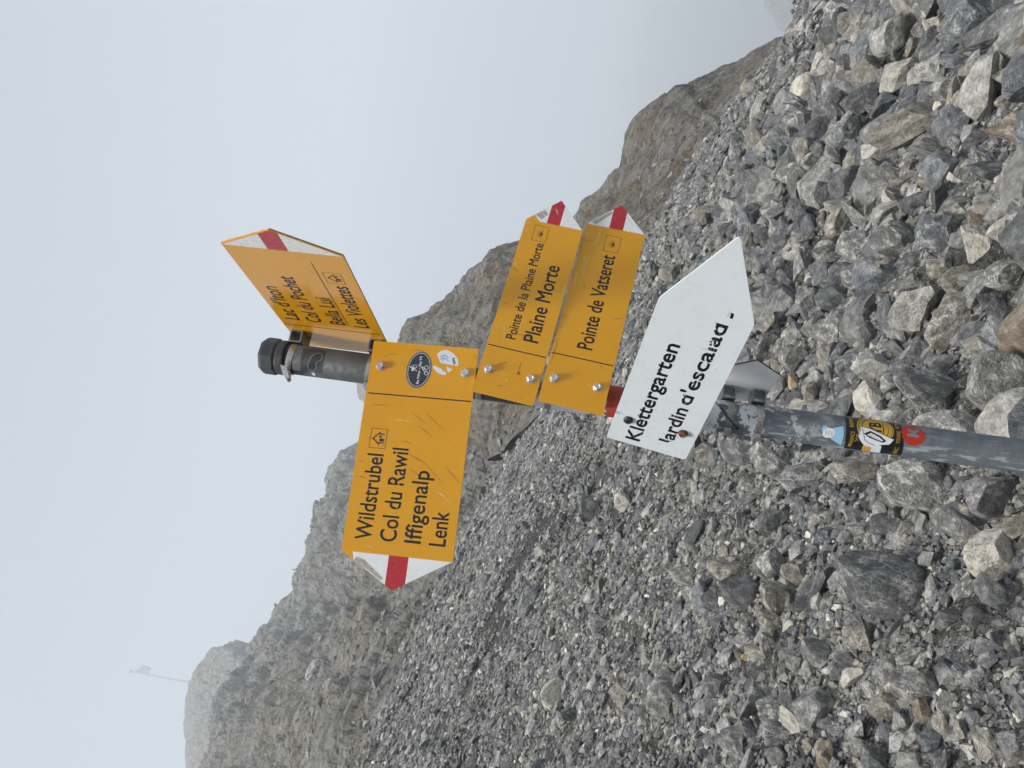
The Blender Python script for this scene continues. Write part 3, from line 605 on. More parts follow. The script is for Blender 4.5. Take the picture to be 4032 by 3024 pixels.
def bracket(parent, x, z, y0, y1, ln=50, w=25, wall=2.4):
    """short hollow square tube between plate and post, its bore along the plate"""
    V, F = [], []
    for xx in (-ln / 2, ln / 2):
        for (i, k) in ((0, 0), (wall, 1)):
            V += [(xx, y0 + i, -w / 2 + i), (xx, y1 - i, -w / 2 + i), (xx, y1 - i, w / 2 - i), (xx, y0 + i, w / 2 - i)]
    for k in range(4):
        j = (k + 1) % 4
        F += [(k, j, 8 + j, 8 + k), (4 + k, 12 + k, 12 + j, 4 + j), (k, 4 + k, 4 + j, j), (8 + k, 8 + j, 12 + j, 12 + k)]
    me = mesh('bracket', [(a / 1000, b / 1000, c_ / 1000) for a, b, c_ in V], F); bm = bmesh.new(); bm.from_mesh(me); bmesh.ops.recalc_face_normals(bm, faces=bm.faces)
    bmesh.ops.bevel(bm, geom=[e for e in bm.edges if abs(e.verts[0].co.x - e.verts[1].co.x) > .01], offset=.0016, segments=2, affect='EDGES'); bm.to_mesh(me); bm.free()
    o = obj('bracket', me, parent, [M_GALV]); o.location = (x / 1000, 0, z / 1000); return o
def clamp_mat():
    T = NT('perforated_band'); tc = T.n('ShaderNodeTexCoord'); w = T.n('ShaderNodeTexWave', wave_type='BANDS', bands_direction='X'); w.inputs['Scale'].default_value = 1.0
    g = T.n('ShaderNodeTexGradient', gradient_type='RADIAL'); T.l(tc.outputs['Object'], g.inputs['Vector'])
    f = T.math('FRACT', T.math('MULTIPLY', g.outputs[1], 95.0)); slot = T.math('MULTIPLY', T.ramp(f, .5, .62), 1.0)
    T.set(Base_Color=T.mix(slot, (.66, .64, .61), (.16, .15, .14)), Metallic=.85, Roughness=.33); T.l(T.bump(f, .5, .0006), T.b.inputs['Normal']); return T.m
M_BAND = clamp_mat()
def hose_clamp(parent, zw, ang, slotted=True, tilt=(0, 0), tail=False, w=.012):
    """steel band round the post at height zw (rel. camera) with its worm housing at angle ang"""
    M = Matrix.Translation((POLE[0], POLE[1], zw + CAMZ)) @ Matrix.Rotation(tilt[0], 4, 'X') @ Matrix.Rotation(tilt[1], 4, 'Y')
    Ml = parent.matrix_world.inverted() @ M
    V, F = [], []; n = 40
    for r, h in ((.0306, -w / 2), (.0315, -w / 2), (.0317, 0), (.0315, w / 2), (.0306, w / 2)): V += [(r * math.cos(6.28318 * k / n), r * math.sin(6.28318 * k / n), h) for k in range(n)]
    for i in range(5): F += [(i * n + k, i * n + (k + 1) % n, ((i + 1) % 5) * n + (k + 1) % n, ((i + 1) % 5) * n + k) for k in range(n)]
    o = obj('hose_clamp', mesh('hose_clamp', V, F), parent, [M_BAND if slotted else M_STEEL]); o.matrix_local = Ml
    bm = bmesh.new(); A = Matrix.Rotation(ang, 4, 'Z') @ Matrix.Translation((.0360, 0, 0))
    bmesh.ops.create_cube(bm, size=1, matrix=A @ Matrix.Diagonal((.0085, .021, w * 1.05, 1))); bmesh.ops.bevel(bm, geom=bm.edges[:], offset=.002, segments=2, affect='EDGES')
    bmesh.ops.create_cone(bm, cap_ends=True, segments=12, radius1=.0050, radius2=.0050, depth=.012, matrix=A @ Matrix.Translation((.001, -.0155, 0)) @ Matrix.Rotation(math.pi / 2, 4, 'X'))
    hsg = obj('worm_housing', bm_mesh('worm_housing', bm), o, [M_STEEL])
    if tail:
        V = [(.0405, .0, -w / 2), (.0405, 0, w / 2), (.0415, .020, w / 2), (.0415, .020, -w / 2), (.0395, .040, w / 2), (.0395, .040, -w / 2)]
        R = Matrix.Rotation(ang, 3, 'Z'); me = mesh('band_tail', [R @ Vector(v) for v in V], [(0, 1, 2, 3), (3, 2, 4, 5)]); bm = bmesh.new(); bm.from_mesh(me)
        bmesh.ops.solidify(bm, geom=bm.faces[:], thickness=.0007); bm.to_mesh(me); bm.free(); obj('band_tail', me, o, [M_STEEL])
    return o
def hut(parent, x0, z0, x1, z1, y):
    w, h = x1 - x0, z1 - z0; Q = lambda a, b: (x0 + a * w, z0 + b * h)
    o = flat('pictogram', stroke([Q(0, 0), Q(1, 0), Q(1, 1), Q(0, 1)], .7, True), M_BLK, parent, y)
    polys = stroke([Q(.17, .40), Q(.5, .82), Q(.84, .40)], 1.9) + [rect(*Q(.255, .14), *Q(.315, .46)), rect(*Q(.70, .14), *Q(.76, .46)), rect(*Q(.36, .14), *Q(.50, .42)), rect(*Q(.555, .30), *Q(.65, .46))]
    flat('hut_symbol', polys, M_BLK, o, y - .05); return o
def star(parent, x0, z0, x1, z1, y):
    w, h = x1 - x0, z1 - z0; c = (x0 + .47 * w, z0 + .42 * h)
    o = flat('pictogram', stroke([(x0, z0), (x1, z0), (x1, z1), (x0, z1)], .7, True), M_BLK, parent, y); polys = []
    for k, a in enumerate((-.12, .45, 1.0, 1.57, 2.15, 2.7, 3.27)):
        L = (.50, .44, .46, .50, .46, .44, .42)[k] * h; dx, dz = math.cos(a), math.sin(a)
        polys.append([(c[0] + dx * h * .12 - dz * .62, c[1] + dz * h * .12 + dx * .62), (c[0] + dx * h * .12 + dz * .62, c[1] + dz * h * .12 - dx * .62), (c[0] + dx * L, c[1] + dz * L)])
    flat('viewpoint_symbol', polys + [disc(*c, h * .095, 14)], M_BLK, o, y - .05); return o
def marks(parent, lines, mat, y, w=1.3, name='scuff'):
    """wear marks: tapering streaks"""
    polys = []
    for L in lines:
        P = [Vector(p) for p in L]; Q = []
        for i in range(len(P) - 1):
            for k in range(4): Q.append(P[i].lerp(P[i + 1], k / 4))
        Q.append(P[-1]); up, dn = [], []
        for i, p in enumerate(Q):
            d = (Q[min(i + 1, len(Q) - 1)] - Q[max(i - 1, 0)]).normalized(); t = i / (len(Q) - 1); ww = w * (.12 + 1.0 * math.sin(math.pi * t) * random.uniform(.35, 1.0)) / 2
            nn = Vector((-d.y, d.x)); up.append(tuple(p + nn * ww)); dn.append(tuple(p - nn * ww))
        polys += [[up[i], dn[i], dn[i + 1], up[i + 1]] for i in range(len(Q) - 1)]
    return flat(name, polys, mat, parent, y)
def blotch(cx, cz, rx, rz, seed, n=16):
    rg = random.Random(seed); return [(cx + rx * math.cos(6.28318 * k / n) * rg.uniform(.45, 1.1), cz + rz * math.sin(6.28318 * k / n) * rg.uniform(.45, 1.1)) for k in range(n)]
def tip_panels(parent, xb, T_, H, z1, z2, right, top0=1.0, notch=None, bot0=None):
    s = 1 if right else -1; half = H / 2; ed = lambda z: xb + s * (T_ * (1 - abs(z + half) / half) - .5); bot = bot0 if bot0 else -H + 1.2
    up = [(xb, -top0)] + ([notch] if notch else [(ed(-top0 - .5), -top0)]) + [(ed(z1), z1), (xb, z1)]
    a = flat('tip_panel', [up], M_TIPW, parent, -.25); b = flat('tip_panel', [[(xb, z2), (ed(z2), z2), (xb + s * .3, bot)]], M_TIPW, parent, -.25)
    flat('red_stripe', [[(xb, z1), (ed(z1), z1), (xb + s * (T_ - .6), -half), (ed(z2), z2), (xb, z2)]], M_TIPR, parent, -.25); return a
def arrow_sign(label, M, outline, edge=M_YEDGE, front=None, back=M_ALU, name='arrow_sign', group='arrow signs on the post'):
    r = empty(name, M); tag(r, label, 'sign', group); bpy.context.view_layer.update(); plate('plate', outline, r, front or M_YEL, edge, back); return r

# pale post with its cap, painted bands and stickers
def pole_mat():
    T = NT('painted_galvanised_post'); tc = T.n('ShaderNodeTexCoord'); v = tc.outputs['Object']; sx = T.n('ShaderNodeSeparateXYZ'); T.l(v, sx.inputs[0]); z = sx.outputs['Z']
    n1 = T.noise(v, 26, 6, .65, .3); n2 = T.noise(v, 95, 5, .65); mp = T.n('ShaderNodeMapping'); T.l(v, mp.inputs['Vector']); mp.inputs['Scale'].default_value = (60, 60, 14); n3 = T.noise(mp.outputs[0], 1.6, 4, .6)
    low = T.ramp(z, CAMZ + .1, CAMZ - .3); dark = T.mix(T.ramp(n1.outputs[0], .3, .7), (.038, .042, .044), (.062, .068, .070))
    grey = T.mix(T.ramp(n1.outputs[0], .3, .7), (.095, .115, .130), (.165, .188, .205)); col = T.mix(low, dark, grey)
    # chalky streaks
    col = T.mix(T.math('MULTIPLY', T.ramp(n3.outputs[0], .54, .64), T.math('MULTIPLY', T.math('MULTIPLY', low, T.ramp(sx.outputs['X'], .012, -.02, .25, 1)), .75)), col, (.42, .45, .47))
    jz = T.math('ADD', z, T.math('MULTIPLY', T.math('SUBTRACT', n2.outputs[0], .5), .022))
    def band(a, b): return T.math('MULTIPLY', T.ramp(jz, CAMZ + b - .0015, CAMZ + b + .0015, 1, 0), T.ramp(jz, CAMZ + a - .0015, CAMZ + a + .0015, 0, 1))
    keep = T.ramp(n1.outputs[0], .36, .39)
    flake = T.math('MULTIPLY', T.ramp(T.math('ADD', T.math('MULTIPLY', n1.outputs[0], .65), T.math('MULTIPLY', n2.outputs[0], .35)), .515, .53), T.ramp(z, CAMZ - .46, CAMZ - .24, .0, 1))
    w1 = T.math('MULTIPLY', band(-.0156, .119), keep); r1 = T.math('MULTIPLY', band(-.118, -.0156), keep); w2 = T.math('MULTIPLY', band(-.222, -.118), keep); w3 = T.math('MULTIPLY', band(-.47, -.222), flake)
    col = T.mix(T.math('MAXIMUM', T.math('MAXIMUM', w1, w2), w3), col, (.72, .73, .74)); col = T.mix(r1, col, (.42, .045, .020))
    T.set(Base_Color=col, Roughness=T.ramp(n2.outputs[0], .3, .7, .55, .8), Metallic=.0); T.l(T.bump(n2.outputs[0], .15, .002), T.b.inputs['Normal']); return T.m
post = empty('signpost', None, (POLE[0], POLE[1], 0)); tag(post, 'dark grey steel hiking signpost with octagonal black cap and worn painted bands', 'signpost')
gz0 = float(ground_z(POLE[0], POLE[1])) - .4
V, F = lathe([(PR, gz0)] + [(PR, gz0 + (2.140 - gz0) * k / 8) for k in range(1, 9)], 48); obj('pole', mesh('pole', V, F, True), post, [pole_mat()])
V, F = lathe([(.0340, CAMZ + .619), (.0348, CAMZ + .622), (.0346, CAMZ + .634), (.0325, CAMZ + .637)], 32); cap = obj('cap', mesh('cap', V, F), post, [M_PLASTIC])
V, F = lathe([(.0335, CAMZ + .636), (.0368, CAMZ + .641), (.0368, CAMZ + .663), (.0345, CAMZ + .669)], 8); obj('cap_head', mesh('cap_head', V, F), cap, [M_PLASTIC])
# stickers on the post
M_STBLK = plain('black_sticker', (.012, .012, .014), .3); M_STGOLD = plain('gold_print', (.55, .32, .03), .35); M_STWHITE = plain('white_vinyl', (.74, .75, .78), .3); M_STRED = plain('red_sticker', (.46, .030, .012), .32)
M_STBLUE = plain('light_blue_sticker', (.32, .55, .74), .35); M_STGREY = plain('grey_print', (.20, .22, .23), .4); M_NAVY = plain('dark_navy_sticker', (.028, .034, .048), .35, mottle=.25, scale=120); M_STORANGE = plain('amber_print', (.62, .33, .045), .35); M_INK = plain('blue_ink', (.05, .20, .50), .5)
st = flat('sticker', [[(-36.5, -452), (-12, -448), (12, -445.5), (38, -445), (35, -543), (10, -545), (-14, -548), (-36, -551)]], M_STBLK, post, .35, True); tag(st, 'black and gold sports club sticker wrapped round the post')
def printed(polys, mat, y, par=None): return flat('print', polys, mat, par or st, y, True)
printed([disc(15, -497, 29, 28, 32)], M_STGOLD, .55); printed(stroke(disc(15, -497, 26.5, 28, 29.5), .9, True), M_STBLK, .70); printed(stroke(disc(15, -497, 20.5, 24, 23), .9, True), M_STBLK, .70)
lettering('YB', 3, 29, -507, 20, M_STBLK, st, .70, .03, wrap=True, name='print'); printed(stroke([(2, -511), (28, -511)], 1.6), M_STBLK, .70)
for ch, a in zip('SPORTCLUB', np.linspace(2.75, .45, 9)):
    cx, cz = 15 + 23.3 * math.cos(a), -497 + 26 * math.sin(a); lettering(ch, cx - 1.7, cx + 1.7, cz - 2, 4.2, M_STBLK, st, .70, .03, wrap=True, name='print', rotate=(cx, cz, a - 1.5708))
lettering('MANIACS', -26, 4, -461.5, 6.5, M_STGOLD, st, .55, .004, wrap=True, name='print'); lettering('BERN', 12, 34, -459, 6.5, M_STGOLD, st, .55, .004, wrap=True, name='print')
lettering('BSC', -29, -14, -541, 6.5, M_STGOLD, st, .55, .004, wrap=True, name='print'); lettering('YOUNG', -7, 16, -540, 6.5, M_STGOLD, st, .55, .004, wrap=True, name='print'); lettering('BOYS', 21, 34, -538.5, 6.5, M_STGOLD, st, .55, .004, wrap=True, name='print')
printed([[(-36.8, -483), (-20, -480), (-18, -494), (-36.6, -498)]], M_STORANGE, .55); printed([[(-36.6, -498.3), (-18, -494.3), (-15, -511), (-35.4, -514.5)]], M_STWHITE, .55)
for k in range(3): printed(stroke([(-14 + 5 * k, -463 - 1.5 * k), (-9 + 4 * k, -467 + k), (-12 + 5 * k, -470)], .8), M_STGOLD, .56)
mk = flat('sticker', [[(-2, -468), (15, -471), (13.5, -487), (6, -508), (-.7, -529.5), (-10.5, -523.5), (-14, -508), (-22.5, -504), (-19.8, -491), (-19, -482), (-10, -473)]], M_STWHITE, post, .9, True); tag(mk, 'white pointed winged sticker overlapping the black one')
printed([[(3, -477), (9, -488), (2, -507), (-5, -517), (-9, -512), (-6, -498), (-3, -487)]], M_STBLK, 1.05, mk); printed([[(1.5, -483), (5.5, -489), (0, -504), (-5, -512), (-6.5, -509), (-3.5, -497)]], M_STWHITE, 1.2, mk)
for k in range(5): printed(stroke([(4 - 1.6 * k, -487 - 5.2 * k), (-3.5 - .6 * k, -493 - 3.2 * k)], .5), M_STGREY, 1.3, mk)
printed(stroke([(12, -474), (-8, -480), (-13, -490), (-16, -500)], 1.0), M_STBLK, 1.05, mk); printed(stroke([(-2, -469), (15, -472), (13.5, -487), (6, -508), (-.5, -528)], .7), M_NAVY, 1.06, mk)
rd = flat('sticker', [disc(13.5, -562.3, 20.5, 28, 20.5)], M_STRED, post, .35, True); tag(rd, 'round red sticker with a grey angular letter')
printed([[(8, -571.5), (8.5, -551.5), (14, -552), (13.5, -561), (22.5, -551.8), (25, -556), (19.5, -562), (26.5, -573.5), (20.5, -573), (15.5, -565.5), (13, -567.5), (12.6, -571.5)]], M_STGREY, .55, rd)
bl = flat('sticker', [[(8.3, -406.5), (4, -420), (11.5, -441.2), (-4, -443.4), (-27, -444.3), (-16.2, -425.2), (-2.5, -404.5)]], M_STBLUE, post, .35, True); tag(bl, 'torn light blue sticker')
printed([disc(-4.5, -417, 9, 18, 11, .5)], M_STWHITE, .55, bl); printed([rect(-8, -412 - 5 * k, -1, -413.2 - 5 * k) for k in range(3)], M_STGREY, .7, bl)
M_FILM = plain('clear_film', (.060, .066, .066), .65)
gg = flat('sticker', [[(-20, 583), (24, 583), (30, 560), (28, 536), (-22, 538)]], M_FILM, post, .25, True); tag(gg, 'faded clear film sticker of ski goggles')
printed([[(20.5, 546.9), (14.1, 539.9), (5.4, 539.9), (-.1, 549), (-12.6, 549.5), (-20.8, 556), (-18, 566.7), (-7.8, 568), (9.3, 563.2), (18.1, 555.9)]], M_STGREY, .4, gg)
printed([[(18.5, 547), (13.5, 541.8), (6, 542), (.6, 551), (-12.3, 551.4), (-18.6, 557), (-16.4, 564.8), (-7.6, 566), (8.6, 561.3), (16.5, 555)]], M_NAVY, .55, gg)
printed(stroke([(23.7, 582.6), (29, 575), (33, 563), (35.5, 551)], 1.2) + stroke([(20.8, 566.7), (10.2, 577.5), (-3.8, 579.2), (-10.5, 577.6), (-15.2, 569.3)], .9), M_STBLK, .4, gg)
printed([[(-1, 549.5), (-3, 540), (-.2, 546)], [(-4, 548.5), (-8.5, 541), (-6.5, 547.5)], [(3, 548), (1.5, 539.5), (1, 546)]], M_NAVY, .55, gg); printed([blotch(-27, 557, 6, 5, 4)], M_STWHITE, .55, gg)
tie = flat('cable_tie', stroke([(25.8, -214), (14, -224), (3.5, -233), (-17.7, -257)], 2.0), M_TIE, post, 2.2, True)
tie2 = flat('cable_tie_head', [disc(-17.7, -257, 3.4, 12)], M_TIE, tie, 3.0, True)

# yellow sign pointing uphill
r2 = arrow_sign('large yellow arrow sign pointing uphill with four place names and two stickers', frame((-.33, 1.3197, .4122), (.9706, .2356, .0488), (-.0498, -.0016, .9988)), [(0, 0), (-58.9, -100.1), (0, -200.3), (388, -200.3), (388, 0)])
for t_, a, b, z_ in (('Wildstrubel', 22.5, 175, -50.3), ('Col du Rawil', 23.5, 189.3, -94.9), ('Iffigenalp', 25, 152.5, -139.2), ('Lenk', 24.5, 83.5, -183.5)):
    wr = (lambda x, z, n: (n > .45 and 112 < x < 128) or (n > .5 and 78 < x < 86 and z < -84)) if t_.startswith('Col') else None
    lettering(t_, a, b, z_, 29.0, M_BLK, r2, -.25, .0, wear=wr, fat=.42)
flat('divider_line', [rect(285.9, -198, 288.1, -4.7)], M_BLK, r2, -.25); hut(r2, 186, -51.2, 221.8, -21.4, -.25)
tip_panels(r2, -.2, 58.9, 200.3, -86.6, -122.1, False, 21.2, (-13.2, -24.5))
for x_, z_ in ((340.2, -20.4), (339.7, -181.2)): bolt(r2, x_, z_); bracket(r2, 338, z_, 3.2, 46, 40)
ov = flat('sticker', [disc(339, -93.5, 35.5, 40, 23.5, -.06)], M_STGREY, r2, -.25); tag(ov, 'oval dark sticker with hiker and cyclist'); flat('print', [disc(339, -93.5, 34.6, 40, 22.6, -.06)], M_NAVY, ov, -.35)
flat('print', stroke(disc(339, -93.5, 32.2, 40, 20.4, -.06), .9, True), M_STWHITE, ov, -.45)
lettering('Be Nice – Say Hi', 311.5, 364.5, -96.3, 4.6, M_STWHITE, ov, -.45, .02, name='print')
hk = [disc(343, -77.3, 1.6, 10)] + [[(339, -79.4), (343, -79.2), (342, -85.5), (338.5, -85.5)]] + stroke([(341, -85.5), (344.2, -89.8)], 1.3) + stroke([(339, -85.5), (336, -90)], 1.3) + stroke([(342.5, -80.5), (346, -83.5)], 1.0) + stroke([(346.6, -79.5), (347.6, -90)], .6) + [[(335.8, -79.5), (338.4, -79.2), (338, -84.2), (335.4, -84.2)]]
flat('print', hk, M_STWHITE, ov, -.45)
bk = stroke(disc(333.5, -108, 3.6, 14), .9, True) + stroke(disc(344, -107.2, 3.6, 14), .9, True) + stroke([(333.5, -108), (337.5, -103), (342, -103.2), (339, -107.7)], .9) + stroke([(338, -103), (341.5, -99.8), (345, -102)], 1.3) + [disc(343.6, -98.6, 1.5, 10)]
flat('print', bk, M_STWHITE, ov, -.45)
tn = flat('sticker', [[(371.4, -123.4), (378.2, -129.5), (381.4, -141.3), (375.7, -154.3), (365.7, -163.3), (358.8, -165.9), (351.7, -165.9), (352.8, -157.2), (352.9, -148.5), (355.2, -132.5), (364.5, -127)], [(348.7, -117.7), (348.3, -124.7), (343.9, -135.8), (339.8, -139.8), (338.6, -146), (332.3, -145.1), (333.3, -135.4), (337.8, -126.1), (343.5, -120.2)], [(349, -143.8), (346.9, -151), (343.9, -157.4), (337.9, -148.7)]], M_STWHITE, r2, -.3); tag(tn, 'torn round white sticker')
flat('print', stroke([(366, -130), (371, -138), (366, -146)], 1.4) + stroke([(362, -131), (365, -139), (360, -147)], 1.2) + stroke([(358, -136), (368, -136)], 1.0), M_INK, tn, -.4)
lettering('wire', 354, 367, -159.5, 6.5, M_BLK, tn, -.4, .03, name='print', rotate=(360, -157, .35))
marks(r2, [[(357.6, -18.1), (364.3, -34.8), (365.4, -53.2)], [(374.8, -72.1), (376.5, -86), (375.8, -100.1)], [(259.4, -88.4), (248.8, -105.4), (238.3, -122.2)], [(259.4, -117.7), (246.1, -133.2), (226.5, -161.3)], [(236.7, -103.6), (227.6, -116.9), (214.2, -137.4)], [(202.3, -77.7), (202.7, -89.6), (199.3, -100.3)], [(182.9, -90.7), (174.5, -108.9), (166, -125.3)], [(375.4, -190.7), (372.8, -196.2), (367.8, -199.2)], [(265.4, -12.9), (265.9, -23.3), (267.1, -52.7)], [(180.3, -96.1), (169.6, -124.8), (129.8, -170.4)], [(152.8, -100), (148.6, -114.2), (135.4, -126.1)], [(165.7, -165.7), (152.5, -178.6), (135.6, -197.4)], [(131.7, -5.6), (131.6, -17), (129.4, -28.8)], [(160.4, -2.2), (160.2, -12.5), (157.3, -22.1)], [(205, -12), (203, -24), (198, -33)]], M_SCUFF, -.2, 1.25)
marks(r2, [[(95, -190), (115, -165), (120, -150)], [(240, -50), (241, -75), (239, -100)], [(200, -170), (201, -171)], [(-4, -28), (-20, -48), (-38, -72)], [(10, -60), (12, -40)]], M_CHIP, -.22, 2.6, 'chip')
flat('grime', [[(-13, -26), (-20, -36), (-33, -60), (-44, -78), (-40, -82), (-24, -60), (-12, -44), (-8, -30)]], M_GRIME, r2, -.4)

# narrow yellow signs pointing downhill
r3 = arrow_sign('narrow yellow arrow sign pointing downhill, upper of the two, with two lines of text', frame((-.022, 1.3829, .229), (.9216, .374, -.1041), (.1038, .021, .9944)), [(0, 0), (0, -115.8), (382.4, -115.8), (442.4, -57.9), (382.4, 0)])
lettering('Pointe de la Plaine Morte', 119, 333.5, -49, 18.2, M_BLK, r3, -.25, .0, fat=.22); lettering('Plaine Morte', 122, 291, -92.2, 28.5, M_BLK, r3, -.25, .0, fat=.42)
flat('divider_line', [rect(96.9, -114.8, 98.8, -2.9)], M_BLK, r3, -.25); star(r3, 338.5, -50.2, 373.5, -22, -.25); tip_panels(r3, 383, 59.4, 115.8, -42.2, -68.5, True, 27.6, (395.5, -14.9))
for x_, z_ in ((48.8, -18.4), (49.5, -98.5)): bolt(r3, x_, z_); bracket(r3, 50, z_, 3.2, 52, 36)
flat('sticker_scrap', [[(52, -70), (60, -72.5), (53, -77.5)]], M_TIPR, r3, -.3); flat('chip', [blotch(37, -56, 3.4, 3.2, 3)], M_CHIP, r3, -.3)
marks(r3, [[(267.1, -.8), (266, -9.4), (262.7, -16.1)], [(189.3, -6), (189.5, -13.1), (188, -19.9)], [(77.8, -72.1), (67.2, -72.2), (59.5, -71.5)], [(10.4, -87.6), (5.6, -91.6)], [(130, -40), (132, -62), (130, -80)], [(60, -30), (75, -50)], [(20, -40), (24, -52)]], M_SCUFF, -.2, 1.6)
marks(r3, [[(147.6, -12), (141.9, -20.7), (125, -28.2), (109.6, -29.1)], [(215.6, -109.3), (239.1, -112), (259.6, -114.5)], [(370.3, -1.5), (374, -6.9), (378, -14)], [(281, -4), (272, -10)], [(365, -10), (352, -6)]], M_CHIP, -.22, 3.4, 'chip')
flat('grime', [[(397, -17), (412, -31), (404, -40), (388, -30)], [(405, -60), (420, -50), (418, -56)]], M_GRIME, r3, -.4)
r4 = arrow_sign('narrow yellow arrow sign pointing downhill, lower of the two, with one line of text', frame((-.0231, 1.38, .1072), (.903, .4196, -.0929), (.0929, .0205, .9955)), [(0, 0), (0, -119.2), (401.2, -119.2), (463.7, -59.6), (401.2, 0)])
lettering('Pointe de Vatseret', 122.5, 337, -72.2, 28.2, M_BLK, r4, -.25, .0, fat=.42)
flat('divider_line', [rect(99.9, -117, 101.9, -1.8)], M_BLK, r4, -.25); star(r4, 345.6, -75.3, 384.1, -45.7, -.25); tip_panels(r4, 401.6, 62, 119.2, -46.5, -74.4, True, 4.5)
for x_, z_ in ((49.9, -18.6), (51.1, -98.5)): bolt(r4, x_, z_); bracket(r4, 51, z_, 3.2, 52, 36)
marks(r4, [[(360.1, -6.6), (364.2, -23.4)], [(198.1, -93.3), (200.2, -104), (202.6, -117.5)], [(137.7, -6.3), (105, -6), (74.6, -4.9)], [(180, -60), (184, -72)], [(250, -30), (262, -26)], [(90, -100), (97, -92)]], M_SCUFF, -.2, 1.6)
marks(r4, [[(397, -31.1), (371.4, -30.7), (344.8, -24.7)], [(284.7, -9), (270.6, -7.9), (253.4, -7.5)], [(235.3, -3.1), (210, -3.5), (188.6, -2.7)], [(57.7, -76.9), (50.4, -83.9), (48.4, -91.1)], [(327.9, -13.8), (310.5, -14.8)], [(387.3, -6.5), (368.6, -4.7)], [(180, -5), (160, -4.2)], [(330, -22), (300, -20), (270, -19)]], M_CHIP, -.22, 4.2, 'chip')
flat('grime', [[(407, -9), (425, -25), (444, -44), (438, -46), (420, -32), (404, -20)], [(440, -72), (424, -86), (416, -98), (421, -90), (436, -76)]], M_GRIME, r4, -.4)

# pale sign pointing downhill
def rounded(pts, r=7, n=4):
    out = []
    for i in range(len(pts)):
        p, a, b = Vector(pts[i]), Vector(pts[i - 1]), Vector(pts[(i + 1) % len(pts)]); u = (a - p).normalized() * r; w = (b - p).normalized() * r
        for k in range(n + 1): t = k / n; out.append(tuple((p + u) * (1 - t) ** 2 + p * 2 * t * (1 - t) + (p + w) * t ** 2))
    return out
r5 = arrow_sign('large white metal arrow sign tilted downhill with worn black lettering', frame((-.075, 1.4419, -.0237), (.6919, -.7084, -.1397), (.146, -.0522, .9879)), rounded([(0, 0), (0, -150.9), (340.4, -150.9), (482.7, -75.4), (340.4, 0)]), M_PALE, M_PALE, M_ALU)
chips = lambda x, z, n: n > .86
lettering('Klettergarten', 14, 260, -58.8, 25.5, M_BLK, r5, -.25, .0, fat=.85, wear=chips)
lettering('Jardin', 27, 126, -115.5, 24.5, M_BLK, r5, -.25, .0, fat=.85, wear=lambda x, z, n: (x < 42 and z < -108 + 3 * n and (x < 36 + 2 * n or z < -112)) or (98 < x < 104 and z > -93) or n > .84)
lettering("d'escalade", 137, 351, -115, 24.5, M_BLK, r5, -.25, .0, fat=.85, wear=lambda x, z, n: (x < 160.5 and z > -98 + 3 * n and x > 146) or (268 < x < 292 and z > -101 + 3 * n) or (292 < x < 326 and z > -98 + 3 * n) or (x > 326 and not (340 < x < 350 and z < -109 + 2 * n)) or (192 < x < 198 and z > -104 and n > -.1) or n > .84)
bolt(r5, 62, -25.5, M_SCREW, 'pan'); bolt(r5, 67.4, -124.8, M_RUST)
for z_ in (-25.5, -124.8): bracket(r5, 72, z_, 3.2, 39)
M_STAIN = plain('rust_stain', (.56, .47, .36), .5, mottle=.2, scale=120); flat('rust_stain', [[(64, -129), (70, -129), (68.5, -140), (66.5, -149), (65.5, -140)]], M_STAIN, r5, -.2)

# glossy yellow sign turned towards the viewer
r1 = arrow_sign('glossy yellow arrow sign at the top of the post seen edge on', frame((.161, 1.1567, .6222), (.3317, -.9432, -.0189), (-.0122, -.0243, .9996)), [(-414, 0), (-414, -200.3), (0, -200.3), (58.9, -100.1), (0, 0)])
for t_, a, b, z_ in (("Lac d'Iton", -281, -142, -42.5), ('Col du Pochet', -281, -95.5, -87), ('Bella Lui', -281, -166.5, -133), ('Les Violettes', -283, -111, -179)): lettering(t_, a, b, z_, 29, M_BLK, r1, -.25, .0, fat=.35)
flat('divider_line', [rect(-309, -196, -306.8, -3)], M_BLK, r1, -.25); flat('divider_line', [rect(-282, -138.8, -34, -137.6)], M_BLK, r1, -.25); hut(r1, -102, -178.5, -64, -147.5, -.25); tip_panels(r1, -3, 60.5, 200.3, -76.5, -111, True, 2.0)
for z_ in (-20.4, -181): bracket(r1, -358, z_, -26, -.3)
hose_clamp(r1, .609, -2.62, True, (.10, .10), True); hose_clamp(r1, .448, -2.75, True, (.12, .08))
# small white sign low on the post, seen from its blank side
a6 = math.radians(-70); ex6 = Vector((math.cos(a6), math.sin(a6), 0)); n6 = Vector((0, 0, 1)).cross(ex6); o6 = Vector((POLE[0], POLE[1], -.206)) + n6 * (.056 if n6.x > 0 else -.056)
M_WHITE = plain('white_panel', (.86, .87, .88), .45, mottle=.04, scale=30)
r6 = arrow_sign('small blank white arrow sign low on the post behind the large white sign', frame(o6, ex6, (0, 0, 1)), [(-52, 0), (-52, -107), (93, -107), (147, -53.5), (93, 0)], M_BLK, M_WHITE, M_ALU)
for z_ in (-33, -88): bracket(r6, -2, z_, -26, -.3, 46)
hose_clamp(r6, -.2394, -2.45, True, (.10, .05)); hose_clamp(r6, -.294, -2.6, False, (.06, .04))
# bands of the other signs
hose_clamp(r2, .392, .6, True); hose_clamp(r2, .252, .6, False); hose_clamp(r3, .228, .8, False, (.03, 0)); hose_clamp(r3, .128, .8, False); hose_clamp(r4, .094, .8, False); hose_clamp(r4, .008, .8, False); hose_clamp(r5, -.055, .9, False); hose_clamp(r5, -.155, .9, False)

